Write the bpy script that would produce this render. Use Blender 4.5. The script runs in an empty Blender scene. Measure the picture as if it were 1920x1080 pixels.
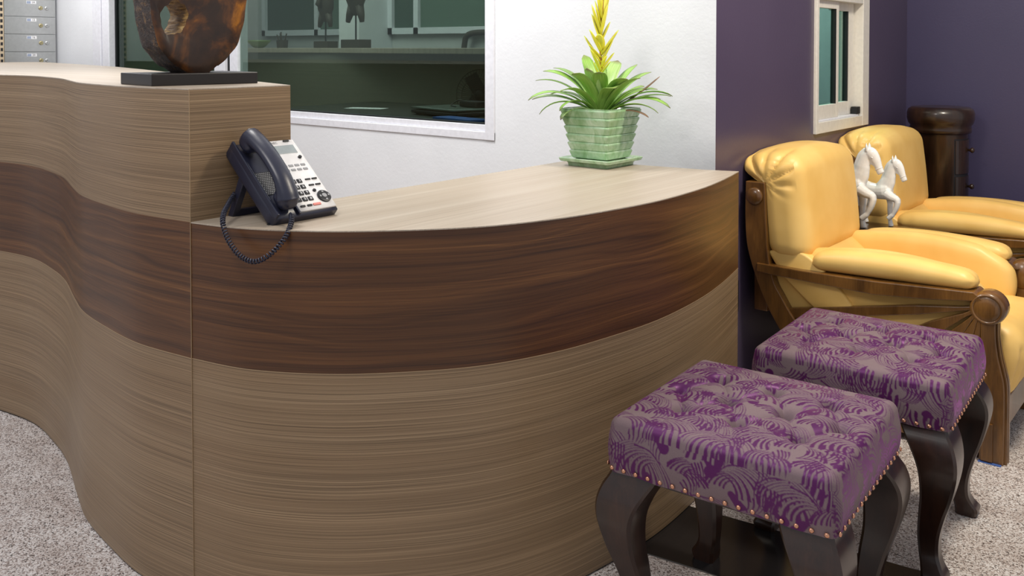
import bpy, bmesh, math, random
import numpy as np
from mathutils import Vector, Matrix
random.seed(7); rng = np.random.default_rng(5)
SC = bpy.context.scene
COL = SC.collection
R = math.radians
PI = math.pi

# ------------------------------------------------------------------ camera
cam_d = bpy.data.cameras.new('camera'); cam = bpy.data.objects.new('camera', cam_d); COL.objects.link(cam)
cam_d.sensor_fit = 'HORIZONTAL'; cam_d.sensor_width = 36.0
cam_d.lens = 36.0 * 1700.0 / 1920.0
cam_d.shift_y = -(540.0 - 134.5) / 1920.0          # shift lens: verticals stay upright
cam_d.clip_start = 0.05
cam.location = (0, 0, 1.2)
cam.rotation_euler = (R(90 - 1.5), 0, R(39.5))
SC.camera = cam

# ------------------------------------------------------------------ world, lights, exposure
w = bpy.data.worlds.new('World'); SC.world = w; w.use_nodes = True
bg = w.node_tree.nodes['Background']; bg.inputs[0].default_value = (0.93, 0.95, 1.0, 1); bg.inputs[1].default_value = 0.55

def area(name, loc, target, size, power, color=(1, 1, 1), sy=None):
    l = bpy.data.lights.new(name, 'AREA'); l.energy = power; l.size = size; l.color = color
    if sy: l.shape = 'RECTANGLE'; l.size_y = sy
    o = bpy.data.objects.new(name, l); COL.objects.link(o); o.location = loc
    o.rotation_euler = (Vector(target) - Vector(loc)).to_track_quat('-Z', 'Y').to_euler()
    return o
area('ceiling_lamp_desk', (-2.6, 1.7, 2.65), (-2.4, 2.0, 0.9), 0.5, 34, (1.0, 0.97, 0.93))
area('ceiling_lamp_front', (-1.35, 0.0, 2.7), (-1.3, 1.4, 0.7), 0.6, 20, (1.0, 0.96, 0.92))
area('ceiling_lamp_lounge', (-0.25, 2.6, 2.6), (-0.8, 3.1, 0.4), 0.35, 46, (1.0, 0.90, 0.74))
area('office_fill', (-4.9, 3.45, 2.7), (-4.9, 3.6, 0), 1.2, 46, (0.97, 1.0, 0.97))  # added fill light that brightens the office behind the large window
area('office_side_fill', (-2.4, 4.2, 2.7), (-2.4, 4.2, 0), 0.6, 44, (0.97, 1.0, 0.97))  # added fill light for the dark view through the small window
area('back_wall_fill', (-5.2, 1.9, 2.65), (-5.4, 2.3, 1.0), 0.4, 22, (1.0, 0.98, 0.96))  # added light lifting the white wall strip beside the lockers
area('ceiling_lamp_aisle', (-3.6, 0.3, 2.7), (-3.2, 0.9, 0.4), 0.6, 22, (0.97, 0.97, 1.0))
SC.view_settings.view_transform = 'Standard'; SC.view_settings.look = 'None'
SC.view_settings.gamma = 1.0; SC.view_settings.use_curve_mapping = False
SC.view_settings.exposure = 0.0

# ------------------------------------------------------------------ materials
def lin(c):
    return tuple(((v / 255) / 12.92 if v <= 10 else (((v / 255) + 0.055) / 1.055) ** 2.4) for v in c) + (1,)
class NT:
    def __init__(s, name):
        s.m = bpy.data.materials.new(name); s.m.use_nodes = True
        s.t = s.m.node_tree; s.b = s.t.nodes['Principled BSDF']; s.out = s.t.nodes['Material Output']
    def n(s, typ, **kw):
        nd = s.t.nodes.new(typ)
        for k, v in kw.items():
            if k.startswith('i_'):
                key = k[2:]; key = int(key) if key.isdigit() else key.replace('_', ' ')
                nd.inputs[key].default_value = v
            else: setattr(nd, k, v)
        return nd
    def l(s, a, b): s.t.links.new(a, b)
    def noise(s, vec, scale, detail=3, rough=0.5, dist=0.0):
        nd = s.n('ShaderNodeTexNoise', i_Scale=scale, i_Detail=detail, i_Roughness=rough, i_Distortion=dist)
        if vec is not None: s.l(vec, nd.inputs['Vector'])
        return nd.outputs['Fac']
    def ramp(s, fac, stops, interp='LINEAR'):
        nd = s.n('ShaderNodeValToRGB'); cr = nd.color_ramp; cr.interpolation = interp
        while len(cr.elements) < len(stops): cr.elements.new(0.5)
        for e, (p, c) in zip(cr.elements, stops):
            e.position = p; e.color = lin(c) if len(c) == 3 else c
        s.l(fac, nd.inputs[0]); return nd.outputs[0]
    def map(s, src, scale):
        mp = s.n('ShaderNodeMapping'); mp.inputs['Scale'].default_value = scale
        s.l(src, mp.inputs[0]); return mp.outputs[0]
    def coord(s, which='Object'):
        return s.n('ShaderNodeTexCoord').outputs[which]
    def mix(s, fac, a, b, mode='MIX'):
        nd = s.n('ShaderNodeMix', data_type='RGBA', blend_type=mode)
        if hasattr(fac, 'is_output'): s.l(fac, nd.inputs[0])
        else: nd.inputs[0].default_value = fac
        for v, i in ((a, 6), (b, 7)):
            if hasattr(v, 'is_output'): s.l(v, nd.inputs[i])
            else: nd.inputs[i].default_value = lin(v)
        return nd.outputs[2]
    def bump(s, h, strength, dist):
        nd = s.n('ShaderNodeBump', i_Strength=strength, i_Distance=dist); s.l(h, nd.inputs['Height'])
        s.l(nd.outputs[0], s.b.inputs['Normal'])
    def set(s, **kw):
        for k, v in kw.items():
            s.b.inputs[k.replace('_', ' ')].default_value = v
        return s
    def col(s, out):
        s.l(out, s.b.inputs['Base Color'])

def plain(name, c, rough=0.5, **kw):
    t = NT(name); t.b.inputs['Base Color'].default_value = lin(c); t.set(Roughness=rough, **kw)
    v = t.noise(t.coord(), 60, 2); r = t.ramp(v, [(0.3, tuple(x * 0.975 for x in c)), (0.7, tuple(min(255, x * 1.015) for x in c))])
    t.col(r); return t.m

def m_oak(name, dark, mid, light, fine=1.0, contrast=1.0):
    t = NT(name); uv = t.coord('UV')
    a = t.noise(t.map(uv, (0.8, 420 * fine, 1)), 1.0, 4, 0.7)
    b = t.noise(t.map(uv, (1.3, 820 * fine, 1)), 1.0, 2, 0.6)
    c = t.noise(t.map(uv, (0.4, 16, 1)), 1.0, 3, 0.5)
    base = t.ramp(a, [(0.30, dark), (0.5, mid), (0.72, light)])
    lines = t.ramp(b, [(0.36, (120, 110, 100)), (0.5, (255, 255, 255))])
    m1 = t.mix(0.55 * contrast, base, lines, 'MULTIPLY')
    tint = t.ramp(c, [(0.3, (225, 215, 205)), (0.7, (255, 255, 255))])
    t.col(t.mix(0.6, m1, tint, 'MULTIPLY')); t.set(Roughness=0.42, Specular_IOR_Level=0.45)
    t.bump(a, 0.08, 0.001); return t.m
OAK = m_oak('oak_laminate', (116, 96, 73), (142, 119, 92), (172, 147, 116))
OAKTOP = m_oak('oak_laminate_worktop', (164, 152, 137), (178, 166, 151), (193, 182, 168), 0.6, 0.25)
def m_walnut():
    t = NT('walnut_laminate'); uv = t.coord('UV')
    d = t.noise(t.map(uv, (1.6, 9.0, 1)), 1.0, 2, 0.4)
    comb = t.n('ShaderNodeVectorMath', operation='MULTIPLY_ADD')
    t.l(uv, comb.inputs[0]); comb.inputs[1].default_value = (0.5, 46, 1)
    cc = t.n('ShaderNodeCombineXYZ'); mul = t.n('ShaderNodeMath', operation='MULTIPLY'); mul.inputs[1].default_value = 4.5
    t.l(d, mul.inputs[0]); t.l(mul.outputs[0], cc.inputs[1]); t.l(cc.outputs[0], comb.inputs[2])
    a = t.noise(comb.outputs[0], 1.0, 4, 0.6)
    b = t.noise(t.map(uv, (2, 420, 1)), 1.0, 3, 0.6)
    base = t.ramp(a, [(0.28, (54, 30, 15)), (0.44, (82, 50, 25)), (0.58, (98, 62, 32)), (0.78, (138, 95, 52))])
    l2 = t.ramp(b, [(0.35, (150, 135, 125)), (0.55, (255, 255, 255))])
    t.col(t.mix(0.6, base, l2, 'MULTIPLY')); t.set(Roughness=0.36); t.bump(b, 0.06, 0.001); return t.m
WALNUT = m_walnut()
def m_wood(name, dark, light, rough, coat=0.5, scale=14):
    t = NT(name); o = t.coord()
    a = t.noise(t.map(o, (1, 1, 0.22)), scale, 5, 0.6, 0.6)
    b = t.noise(t.map(o, (6, 6, 0.5)), scale * 3, 3, 0.6)
    c1 = t.ramp(a, [(0.3, dark), (0.7, light)])
    t.col(t.mix(0.35, c1, t.ramp(b, [(0.3, (130, 120, 110)), (0.6, (255, 255, 255))]), 'MULTIPLY'))
    t.set(Roughness=rough, Coat_Weight=coat, Coat_Roughness=0.12); return t.m
CHAIRWOOD = m_wood('brown_lacquered_wood', (78, 49, 18), (132, 90, 40), 0.32)
DARKWOOD = m_wood('dark_lacquered_wood', (24, 13, 9), (58, 33, 21), 0.28, 0.3)
CABWOOD = m_wood('dark_cabinet_wood', (30, 18, 11), (66, 42, 25), 0.32, 0.4)
def m_floor():
    t = NT('pebble_floor'); o = t.coord()
    v = t.n('ShaderNodeTexVoronoi', i_Scale=310.0); t.l(o, v.inputs['Vector'])
    sep = t.n('ShaderNodeSeparateColor'); t.l(v.outputs['Color'], sep.inputs[0])
    g = t.ramp(sep.outputs[0], [(0.0, (96, 88, 84)), (0.1, (150, 136, 130)), (0.28, (196, 184, 178)), (0.5, (220, 213, 209)), (0.8, (236, 232, 230)), (1.0, (252, 250, 248))], 'CONSTANT')
    n = t.noise(o, 9, 3, 0.6); n2 = t.noise(o, 420, 2, 0.6)
    c = t.mix(0.5, g, t.ramp(n, [(0.35, (205, 192, 184)), (0.65, (255, 255, 255))]), 'MULTIPLY')
    c = t.mix(0.3, c, t.ramp(n2, [(0.36, (150, 140, 134)), (0.5, (255, 255, 255))]), 'MULTIPLY')
    t.col(c); t.set(Roughness=0.55); t.bump(v.outputs['Distance'], 0.25, 0.002); return t.m
FLOOR = m_floor()
def m_wall(name, c, rough, amp, scale=55):
    t = NT(name); o = t.coord(); n = t.noise(o, scale, 4, 0.6); n2 = t.noise(o, 3, 2)
    t.col(t.ramp(n2, [(0.3, tuple(int(x * 0.97) for x in c)), (0.7, c)])); t.set(Roughness=rough); t.bump(n, amp, 0.004); return t.m
WHITEWALL = m_wall('white_plaster', (236, 238, 242), 0.75, 0.2)
PURPLE = m_wall('aubergine_paint', (80, 70, 92), 0.30, 0.08, 130)
PURPLE_COOL = m_wall('aubergine_paint_cool_lit', (72, 66, 98), 0.42, 0.08, 130)  # same aubergine paint, with the far wall's cooler light put into the colour
OFFWALL = m_wall('office_wall_paint', (205, 205, 205), 0.8, 0.05)
WFRAME = plain('white_aluminium', (232, 233, 240), 0.35)
CFRAME = plain('cream_aluminium', (226, 222, 214), 0.38)
RUBBER = plain('black_gasket', (18, 22, 24), 0.5)
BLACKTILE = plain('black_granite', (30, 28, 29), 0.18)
def m_glass(name, tint, rough=0.02, refl=0.10):
    t = NT(name); tr = t.n('ShaderNodeBsdfTransparent'); tr.inputs[0].default_value = tint + (1,)
    gl = t.n('ShaderNodeBsdfGlossy'); gl.inputs['Roughness'].default_value = rough; gl.inputs['Color'].default_value = (0.75, 0.85, 0.8, 1)
    lw = t.n('ShaderNodeLayerWeight'); pw_ = t.n('ShaderNodeMath', operation='POWER'); t.l(lw.outputs['Facing'], pw_.inputs[0]); pw_.inputs[1].default_value = 4.0
    fr = t.n('ShaderNodeMath', operation='MULTIPLY_ADD'); t.l(pw_.outputs[0], fr.inputs[0]); fr.inputs[1].default_value = 0.6; fr.inputs[2].default_value = 0.05
    mx = t.n('ShaderNodeMixShader'); t.l(fr.outputs[0], mx.inputs[0]); t.l(tr.outputs[0], mx.inputs[1]); t.l(gl.outputs[0], mx.inputs[2])
    t.l(mx.outputs[0], t.out.inputs[0]); return t.m
GLASS = m_glass('green_tinted_glass', (0.50, 0.57, 0.525))
GLASS2 = m_glass('teal_tinted_glass', (0.55, 0.76, 0.70))
def m_leather():
    t = NT('yellow_leather'); o = t.coord(); n = t.noise(o, 7, 3); v = t.noise(o, 500, 2)
    t.col(t.ramp(n, [(0.3, (234, 190, 106)), (0.7, (244, 204, 124))])); t.set(Roughness=0.42, Specular_IOR_Level=0.4)
    t.bump(v, 0.06, 0.0006); return t.m
LEATHER = m_leather()
CERAMIC = plain('white_glazed_ceramic', (242, 241, 238), 0.12, Coat_Weight=0.5)
def m_celadon():
    t = NT('celadon_glaze'); o = t.coord(); n = t.noise(t.map(o, (1.6, 1.6, 0.9)), 16, 3, 0.6, 0.8)
    t.col(t.ramp(n, [(0.3, (128, 166, 116)), (0.5, (158, 190, 150)), (0.7, (184, 206, 176))])); t.set(Roughness=0.14, Coat_Weight=0.6); return t.m
CELADON = m_celadon()
def m_leaf(name, a, b, tip=None):
    t = NT(name); uv = t.coord('UV'); n = t.noise(t.map(uv, (3, 26, 1)), 1.0, 3)
    c = t.ramp(n, [(0.3, a), (0.7, b)])
    if tip:
        sx = t.n('ShaderNodeSeparateXYZ'); t.l(uv, sx.inputs[0])
        mr = t.n('ShaderNodeMapRange'); t.l(sx.outputs[0], mr.inputs[0]); mr.inputs[1].default_value = 0.88; mr.inputs[2].default_value = 1.0
        c = t.mix(mr.outputs[0], c, tip)
    t.col(c); t.set(Roughness=0.38, Transmission_Weight=0.0, Subsurface_Weight=0.15); t.b.inputs['Subsurface Radius'].default_value = (0.02, 0.03, 0.01); return t.m
LEAF = m_leaf('bromeliad_leaf', (112, 158, 58), (158, 198, 96), (120, 128, 70))
LEAF2 = m_leaf('pale_bromeliad_leaf', (140, 180, 96), (184, 212, 138), (110, 90, 70))
DRYLEAF = m_leaf('dry_leaf', (108, 78, 56), (150, 116, 88))
BRACT = m_leaf('yellow_bract', (214, 204, 20), (242, 238, 96), (190, 214, 70))
STEMM = m_leaf('flower_stalk', (150, 96, 60), (176, 128, 72))
SOIL = plain('dark_potting_soil', (52, 40, 30), 0.9)
PHONEBLK = plain('midnight_plastic', (36, 38, 56), 0.34)
PHONEDK = plain('black_plastic', (18, 18, 22), 0.4)
PHONEWHT = plain('white_plastic', (228, 226, 226), 0.4)
LCD = plain('grey_display', (158, 166, 168), 0.25)
REDKEY = plain('red_key', (214, 128, 118), 0.5)
GREYKEY = plain('grey_key', (150, 150, 152), 0.5)
STEEL = plain('brushed_steel', (186, 188, 188), 0.34, Metallic=0.75)
BRASS = plain('brass_lock', (176, 166, 128), 0.3, Metallic=0.7)
COPPER = plain('copper_nail', (214, 158, 128), 0.25, Metallic=0.85)
LABELW = plain('white_label', (238, 238, 240), 0.6)
INK = plain('black_ink', (26, 26, 30), 0.6)
BLUE = plain('blue_felt', (60, 92, 160), 0.8)
BEIGE = plain('beige_plate', (196, 178, 150), 0.6)
SLABBLK = plain('black_stained_wood', (26, 21, 20), 0.4)
def m_sculpt():
    t = NT('polished_stained_timber'); o = t.coord(); n = t.noise(o, 9, 4, 0.6, 0.7); r = t.noise(t.map(o, (1, 1, 1)), 40, 4, 0.7)
    c = t.ramp(n, [(0.3, (26, 14, 8)), (0.48, (50, 27, 11)), (0.59, (98, 56, 14)), (0.70, (168, 106, 24))])
    t.col(t.mix(0.4, c, t.ramp(r, [(0.35, (120, 110, 100)), (0.6, (255, 255, 255))]), 'MULTIPLY')); t.set(Roughness=0.42, Coat_Weight=0.1, Coat_Roughness=0.2); return t.m
SCULPT = m_sculpt()
def m_bark():
    t = NT('rough_bark'); o = t.coord(); n = t.noise(o, 70, 5, 0.7); n2 = t.noise(o, 160, 4, 0.7)
    t.col(t.ramp(n, [(0.35, (34, 24, 22)), (0.55, (66, 48, 40)), (0.7, (134, 100, 56)), (0.8, (196, 160, 96))])); t.set(Roughness=0.6); t.bump(n2, 1.0, 0.01); return t.m
BARK = m_bark()
def m_hole():
    t = NT('cut_hole_timber'); o = t.coord(); n = t.noise(t.map(o, (1, 1, 7)), 18, 4, 0.7)
    t.col(t.ramp(n, [(0.35, (78, 54, 30)), (0.55, (150, 116, 66)), (0.7, (206, 178, 120))])); t.set(Roughness=0.6); t.bump(n, 0.8, 0.004); return t.m
HOLE = m_hole()
def m_fabric():
    t = NT('purple_leaf_brocade'); at = t.n('ShaderNodeAttribute', attribute_name='leaf_mask')
    o = t.coord(); n = t.noise(o, 900, 2, 0.5)
    c = t.mix(at.outputs['Fac'], (120, 105, 104), (76, 27, 74))
    t.col(t.mix(0.3, c, t.ramp(n, [(0.3, (170, 170, 170)), (0.7, (255, 255, 255))]), 'MULTIPLY'))
    mr = t.n('ShaderNodeMapRange'); t.l(at.outputs['Fac'], mr.inputs[0]); mr.inputs[3].default_value = 0.75; mr.inputs[4].default_value = 0.40
    t.l(mr.outputs[0], t.b.inputs['Roughness'])
    sw = t.n('ShaderNodeMath', operation='MULTIPLY'); t.l(at.outputs['Fac'], sw.inputs[0]); sw.inputs[1].default_value = 0.35
    t.l(sw.outputs[0], t.b.inputs['Sheen Weight']); t.b.inputs['Sheen Roughness'].default_value = 0.35; t.b.inputs['Sheen Tint'].default_value = lin((232, 120, 240))
    t.b.inputs['Specular Tint'].default_value = lin((240, 170, 250)); t.bump(n, 0.15, 0.0006); return t.m
FABRIC = m_fabric()

# ------------------------------------------------------------------ helpers
def tag(o, label=None, cat=None, group=None, kind=None):
    if label: o['label'] = label
    if cat: o['category'] = cat
    if group: o['group'] = group
    if kind: o['kind'] = kind
    return o
def thing(name, label, cat, loc=(0, 0, 0), rz=0, group=None):
    o = bpy.data.objects.new(name, None); COL.objects.link(o); o.location = loc; o.rotation_euler = (0, 0, rz)
    o.empty_display_size = 0.05
    return tag(o, label, cat, group)
def mk(name, vf, mat, parent=None, smooth=False, uv=None, bevel=0, loc=None, rot=None):
    v, f = vf[0], vf[1]
    me = bpy.data.meshes.new(name); me.from_pydata([tuple(map(float, p)) for p in v], [], [tuple(map(int, q)) for q in f])
    bm = bmesh.new(); bm.from_mesh(me); bmesh.ops.recalc_face_normals(bm, faces=bm.faces); bm.to_mesh(me); bm.free()
    if uv is not None:
        ul = me.uv_layers.new(name='UVMap')
        for lp in me.loops: ul.data[lp.index].uv = uv(me.vertices[lp.vertex_index].co, None) if callable(uv) else uv[lp.vertex_index]
    mats = mat if isinstance(mat, (list, tuple)) else [mat]
    for m in mats: me.materials.append(m)
    if smooth: me.polygons.foreach_set('use_smooth', [True] * len(me.polygons))
    o = bpy.data.objects.new(name, me); COL.objects.link(o)
    if parent: o.parent = parent
    if loc: o.location = loc
    if rot: o.rotation_euler = rot
    if bevel:
        b = o.modifiers.new('bevel', 'BEVEL'); b.width = bevel; b.segments = 2; b.limit_method = 'ANGLE'; b.angle_limit = R(35)
    return o
def inst(o, parent, loc=None, rot=None):
    c = o.copy(); COL.objects.link(c); c.parent = parent
    if loc is not None: c.location = loc
    if rot is not None: c.rotation_euler = rot
    return c
def copy_tree(o, parent=None):
    c = o.copy(); COL.objects.link(c); c.parent = parent
    for ch in list(o.children): copy_tree(ch, c)
    return c
def box(x0, x1, y0, y1, z0, z1):
    v = [(x, y, z) for z in (z0, z1) for y in (y0, y1) for x in (x0, x1)]
    return v, [(0, 2, 3, 1), (4, 5, 7, 6), (0, 1, 5, 4), (2, 6, 7, 3), (0, 4, 6, 2), (1, 3, 7, 5)]
def join(*parts):
    V, F = [], []
    for p in parts:
        o = len(V); V += list(p[0]); F += [tuple(i + o for i in q) for q in p[1]]
    return V, F
def prism(poly, a0, a1, axis='y'):
    n = len(poly); V = []
    for a in (a0, a1):
        for (p, q) in poly: V.append({'y': (p, a, q), 'z': (p, q, a), 'x': (a, p, q)}[axis])
    F = [tuple(range(n))[::-1], tuple(range(n, 2 * n))] + [(i, (i + 1) % n, n + (i + 1) % n, n + i) for i in range(n)]
    return V, F
def xf(vf, M): return [tuple(M @ Vector(p)) for p in vf[0]], vf[1]
def catmull(pts, n=8, closed=False):
    P = [np.array(p, float) for p in pts]; out = []
    N = len(P); rngI = range(N if closed else N - 1)
    for i in rngI:
        if closed: p0, p1, p2, p3 = P[i - 1], P[i], P[(i + 1) % N], P[(i + 2) % N]
        else: p0, p1, p2, p3 = P[max(i - 1, 0)], P[i], P[i + 1], P[min(i + 2, N - 1)]
        for k in range(n):
            t = k / n; out.append(0.5 * ((2 * p1) + (p2 - p0) * t + (2 * p0 - 5 * p1 + 4 * p2 - p3) * t * t + (3 * p1 - p0 - 3 * p2 + p3) * t ** 3))
    if not closed: out.append(P[-1])
    return [tuple(p) for p in out]
def tube(path, rad, n=12, sq=1.0, up=(0, 0, 1), caps=True):
    P = [Vector(p) for p in path]; N = len(P)
    rr = rad if hasattr(rad, '__len__') else [rad] * N
    V, F = [], []; prev = None
    for i, p in enumerate(P):
        t = (P[min(i + 1, N - 1)] - P[max(i - 1, 0)]).normalized()
        if prev is None:
            u = Vector(up); u = u - t * u.dot(t)
            if u.length < 1e-3: u = Vector((1, 0, 0)) - t * t.x
        else: u = prev - t * prev.dot(t)
        u.normalize(); prev = u; s = t.cross(u)
        for k in range(n):
            a = 2 * PI * k / n; V.append(tuple(p + (u * math.cos(a) + s * math.sin(a) * sq) * rr[i]))
    for i in range(N - 1):
        for k in range(n): F.append((i * n + k, i * n + (k + 1) % n, (i + 1) * n + (k + 1) % n, (i + 1) * n + k))
    if caps: F += [tuple(range(n))[::-1], tuple(range((N - 1) * n, N * n))]
    return V, F
def lathe(prof, n=32):
    V, F = [], []
    for (r, z) in prof:
        for k in range(n): a = 2 * PI * k / n; V.append((r * math.cos(a), r * math.sin(a), z))
    for i in range(len(prof) - 1):
        for k in range(n): F.append((i * n + k, i * n + (k + 1) % n, (i + 1) * n + (k + 1) % n, (i + 1) * n + k))
    F += [tuple(range(n))[::-1], tuple(range((len(prof) - 1) * n, len(prof) * n))]
    return V, F
def rbox(x0, x1, y0, y1, z0, z1, r, n=16, deform=None, m=None):
    """box with all edges rounded, evenly gridded so it can be deformed"""
    lo = np.array([x0, y0, z0]); hi = np.array([x1, y1, z1]); c = (lo + hi) / 2; h = (hi - lo) / 2
    r = min(r, h.min() * 0.999); V, F, idx = [], [], {}
    nn = m or (n, n, n)
    def add(p):
        k = tuple(np.round(p, 6))
        if k in idx: return idx[k]
        q = p * h; inn = np.clip(q, -(h - r), h - r); d = q - inn; L = np.linalg.norm(d)
        if L > 1e-9: q = inn + d / L * r * min(1.0, L / r if np.count_nonzero(np.abs(d) > 1e-9) == 0 else 1.0)
        q = q + c
        if deform is not None: q = deform(q.copy(), p)
        V.append(tuple(q)); idx[k] = len(V) - 1; return idx[k]
    for ax in range(3):
        a, b = [(1, 2), (2, 0), (0, 1)][ax]
        for s in (-1, 1):
            for i in range(nn[a]):
                for j in range(nn[b]):
                    q = []
                    for (ii, jj) in ((i, j), (i + 1, j), (i + 1, j + 1), (i, j + 1)):
                        p = np.zeros(3); p[ax] = s; p[a] = -math.cos(PI * ii / nn[a]) * 0.5 + (-1 + 2 * ii / nn[a]) * 0.5; p[b] = -math.cos(PI * jj / nn[b]) * 0.5 + (-1 + 2 * jj / nn[b]) * 0.5
                        q.append(add(p))
                    F.append(tuple(q if s > 0 else q[::-1]))
    return V, F
def remesh(o, vox, smooth=6):
    m = o.modifiers.new('remesh', 'REMESH'); m.mode = 'VOXEL'; m.voxel_size = vox; m.use_smooth_shade = True
    s = o.modifiers.new('smooth', 'SMOOTH'); s.iterations = smooth; s.factor = 0.5
    return o
def text(name, body, size, mat, parent, M, extrude=0.0002):
    c = bpy.data.curves.new(name, 'FONT'); c.body = body; c.size = size; c.extrude = extrude; c.align_x = 'CENTER'; c.align_y = 'CENTER'; c.resolution_u = 2
    tmp = bpy.data.objects.new(name + '_tmp', c); COL.objects.link(tmp)
    dg = bpy.context.evaluated_depsgraph_get(); me = bpy.data.meshes.new_from_object(tmp.evaluated_get(dg))
    bpy.data.objects.remove(tmp); bpy.data.curves.remove(c)
    me.transform(M); me.materials.clear(); me.materials.append(mat); me.name = name
    o = bpy.data.objects.new(name, me); COL.objects.link(o); o.parent = parent; return o

# ------------------------------------------------------------------ room shell
WX, WY, FY, LX = -1.365, 2.7, 4.767, -6.12       # purple wall plane, white wall plane, far wall plane, left wall plane
fl = mk('floor', box(-13, 3, -2.5, 6.6, -0.08, 0), FLOOR); tag(fl, kind='structure')
# black granite strip let into the pebble floor, running under the counter and the stools
a7 = R(7.5)
M7 = Matrix.Translation((-0.69, 2.027, 0)) @ Matrix.Rotation(a7, 4, 'Z')
tile_me = None
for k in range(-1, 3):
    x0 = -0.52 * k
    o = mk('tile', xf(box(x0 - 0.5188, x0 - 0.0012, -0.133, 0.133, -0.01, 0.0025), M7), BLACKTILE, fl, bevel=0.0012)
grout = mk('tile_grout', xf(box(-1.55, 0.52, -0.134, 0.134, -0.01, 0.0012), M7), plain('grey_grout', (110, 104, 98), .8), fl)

# white window wall
GX0, GX1, GZ0, GZ1 = -5.41, -2.36, 0.895, 1.95
FX0, FX1, FZ0, FZ1 = -5.60, -2.312, 0.835, 2.02
wb = mk('wall_back', join(box(LX - 0.1, FX0, WY, WY + 0.12, 0, 2.8), box(FX1, WX - 0.10, WY, WY + 0.12, 0, 2.8),
        box(FX0, FX1, WY, WY + 0.12, 0, FZ0), box(FX0, FX1, WY, WY + 0.12, FZ1, 2.8)), WHITEWALL); tag(wb, kind='structure')
wl = mk('wall_left', box(LX - 0.1, LX, 1.2, WY, 0, 2.8), WHITEWALL); tag(wl, kind='structure')
# aubergine wall with the small sliding window; its end facing the desk is painted white
PY0, PY1, PZ0, PZ1 = 3.540, 4.165, 0.856, 1.44
pw = mk('wall_right', join(box(WX - 0.1, WX, WY, PY0, 0, 2.8), box(WX - 0.1, WX, PY1, FY, 0, 2.8),
        box(WX - 0.1, WX, PY0, PY1, 0, PZ0), box(WX - 0.1, WX, PY0, PY1, PZ1, 2.8)), [PURPLE, WHITEWALL]); tag(pw, kind='structure')
for p in pw.data.polygons:
    if p.normal.y < -0.9 and abs(p.center.y - WY) < 1e-3: p.material_index = 1
wf = mk('wall_far', box(WX - 0.1, 3, FY, FY + 0.1, 0, 2.8), PURPLE_COOL); tag(wf, kind='structure')

# large window
wn = thing('window_1', 'large green tinted window in white frame behind the desk', None, ((FX0 + FX1) / 2, WY, FZ0)); wn['kind'] = 'structure'
def wpart(name, x0, x1, y0, y1, z0, z1, m, bev=0.003, par=wn):
    return mk(name, [(x - wn.location.x, y - wn.location.y, z - wn.location.z) for (x, y, z) in box(x0, x1, y0, y1, z0, z1)[0]] and
              ([(x - (FX0 + FX1) / 2, y - WY, z - FZ0) for (x, y, z) in box(x0, x1, y0, y1, z0, z1)[0]], box(0, 1, 0, 1, 0, 1)[1]), m, par, bevel=bev)
wpart('frame_bottom', FX0, FX1, WY - 0.006, WY + 0.09, FZ0, FZ0 + 0.034, WFRAME)
wpart('frame_sill_lip', FX0 + .045, FX1 - 0.045, WY + 0.004, WY + 0.08, FZ0 + 0.034, GZ0, WFRAME, 0.002)
wpart('frame_right', FX1 - 0.048, FX1, WY - 0.007, WY + 0.09, FZ0, FZ1, WFRAME)
wpart('frame_left', FX0, FX0 + 0.10, WY - 0.007, WY + 0.09, FZ0, FZ1, WFRAME)
wpart('sash_stile', FX0 + 0.103, GX0, WY + 0.002, WY + 0.08, GZ0 - .02, FZ1, WFRAME, 0.004)
wpart('frame_top', FX0, FX1, WY - 0.006, WY + 0.09, GZ1, FZ1, WFRAME)
wpart('mullion', -4.27, -4.175, WY + 0.0, WY + 0.08, GZ0, GZ1, WFRAME)
wpart('mullion', -4.150, -4.08, WY + 0.015, WY + 0.08, GZ0, GZ1, WFRAME)
wpart('gasket', -4.175, -4.150, WY + 0.02, WY + 0.075, GZ0, GZ1, RUBBER, 0)
wpart('gasket', GX0, GX0 + 0.012, WY + 0.040, WY + 0.066, GZ0, GZ1, RUBBER, 0)
wpart('gasket', -4.08, GX1, WY + 0.012, WY + 0.03, GZ0, GZ0 + 0.006, RUBBER, 0)
wpart('pane', GX0, -4.2, WY + 0.05, WY + 0.056, GZ0, GZ1, GLASS, 0)
wpart('pane', -4.1, GX1, WY + 0.032, WY + 0.038, GZ0, GZ1, GLASS, 0)

# small sliding window in the aubergine wall
w2 = thing('window_2', 'small cream sliding window in the aubergine wall', None, (WX, (PY0 + PY1) / 2, PZ0)); w2['kind'] = 'structure'
def w2p(name, d0, d1, y0, y1, z0, z1, m, bev=0.002):
    v, f = box(d0, d1, y0 - (PY0 + PY1) / 2, y1 - (PY0 + PY1) / 2, z0 - PZ0, z1 - PZ0); return mk(name, (v, f), m, w2, bevel=bev)
w2p('casing', -0.10, 0.012, PY0, PY0 + 0.026, PZ0, PZ1, CFRAME)
w2p('casing', -0.10, 0.012, 4.085, PY1, PZ0, PZ1, CFRAME)
w2p('casing', -0.10, 0.011, PY0 + 0.026, 4.085, PZ0, PZ0 + 0.045, CFRAME)
w2p('casing', -0.10, 0.011, PY0 + 0.026, 4.085, 1.395, PZ1, CFRAME)
w2p('sash_rail', -0.026, -0.004, PY0 + .026, 3.800, PZ0 + 0.053, 0.967, CFRAME)
w2p('sash_rail', -0.026, -0.004, PY0 + .026, 3.800, 1.363, 1.395, CFRAME)
w2p('sash_stile', -0.026, -0.004, 3.800, 3.828, PZ0 + 0.053, 1.395, CFRAME)
w2p('gasket', -0.024, -0.005, 3.788, 3.800, 0.967, 1.363, RUBBER, 0)
w2p('pane', -0.017, -0.014, PY0 + .026, 3.790, 0.967, 1.363, GLASS2, 0)
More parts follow.
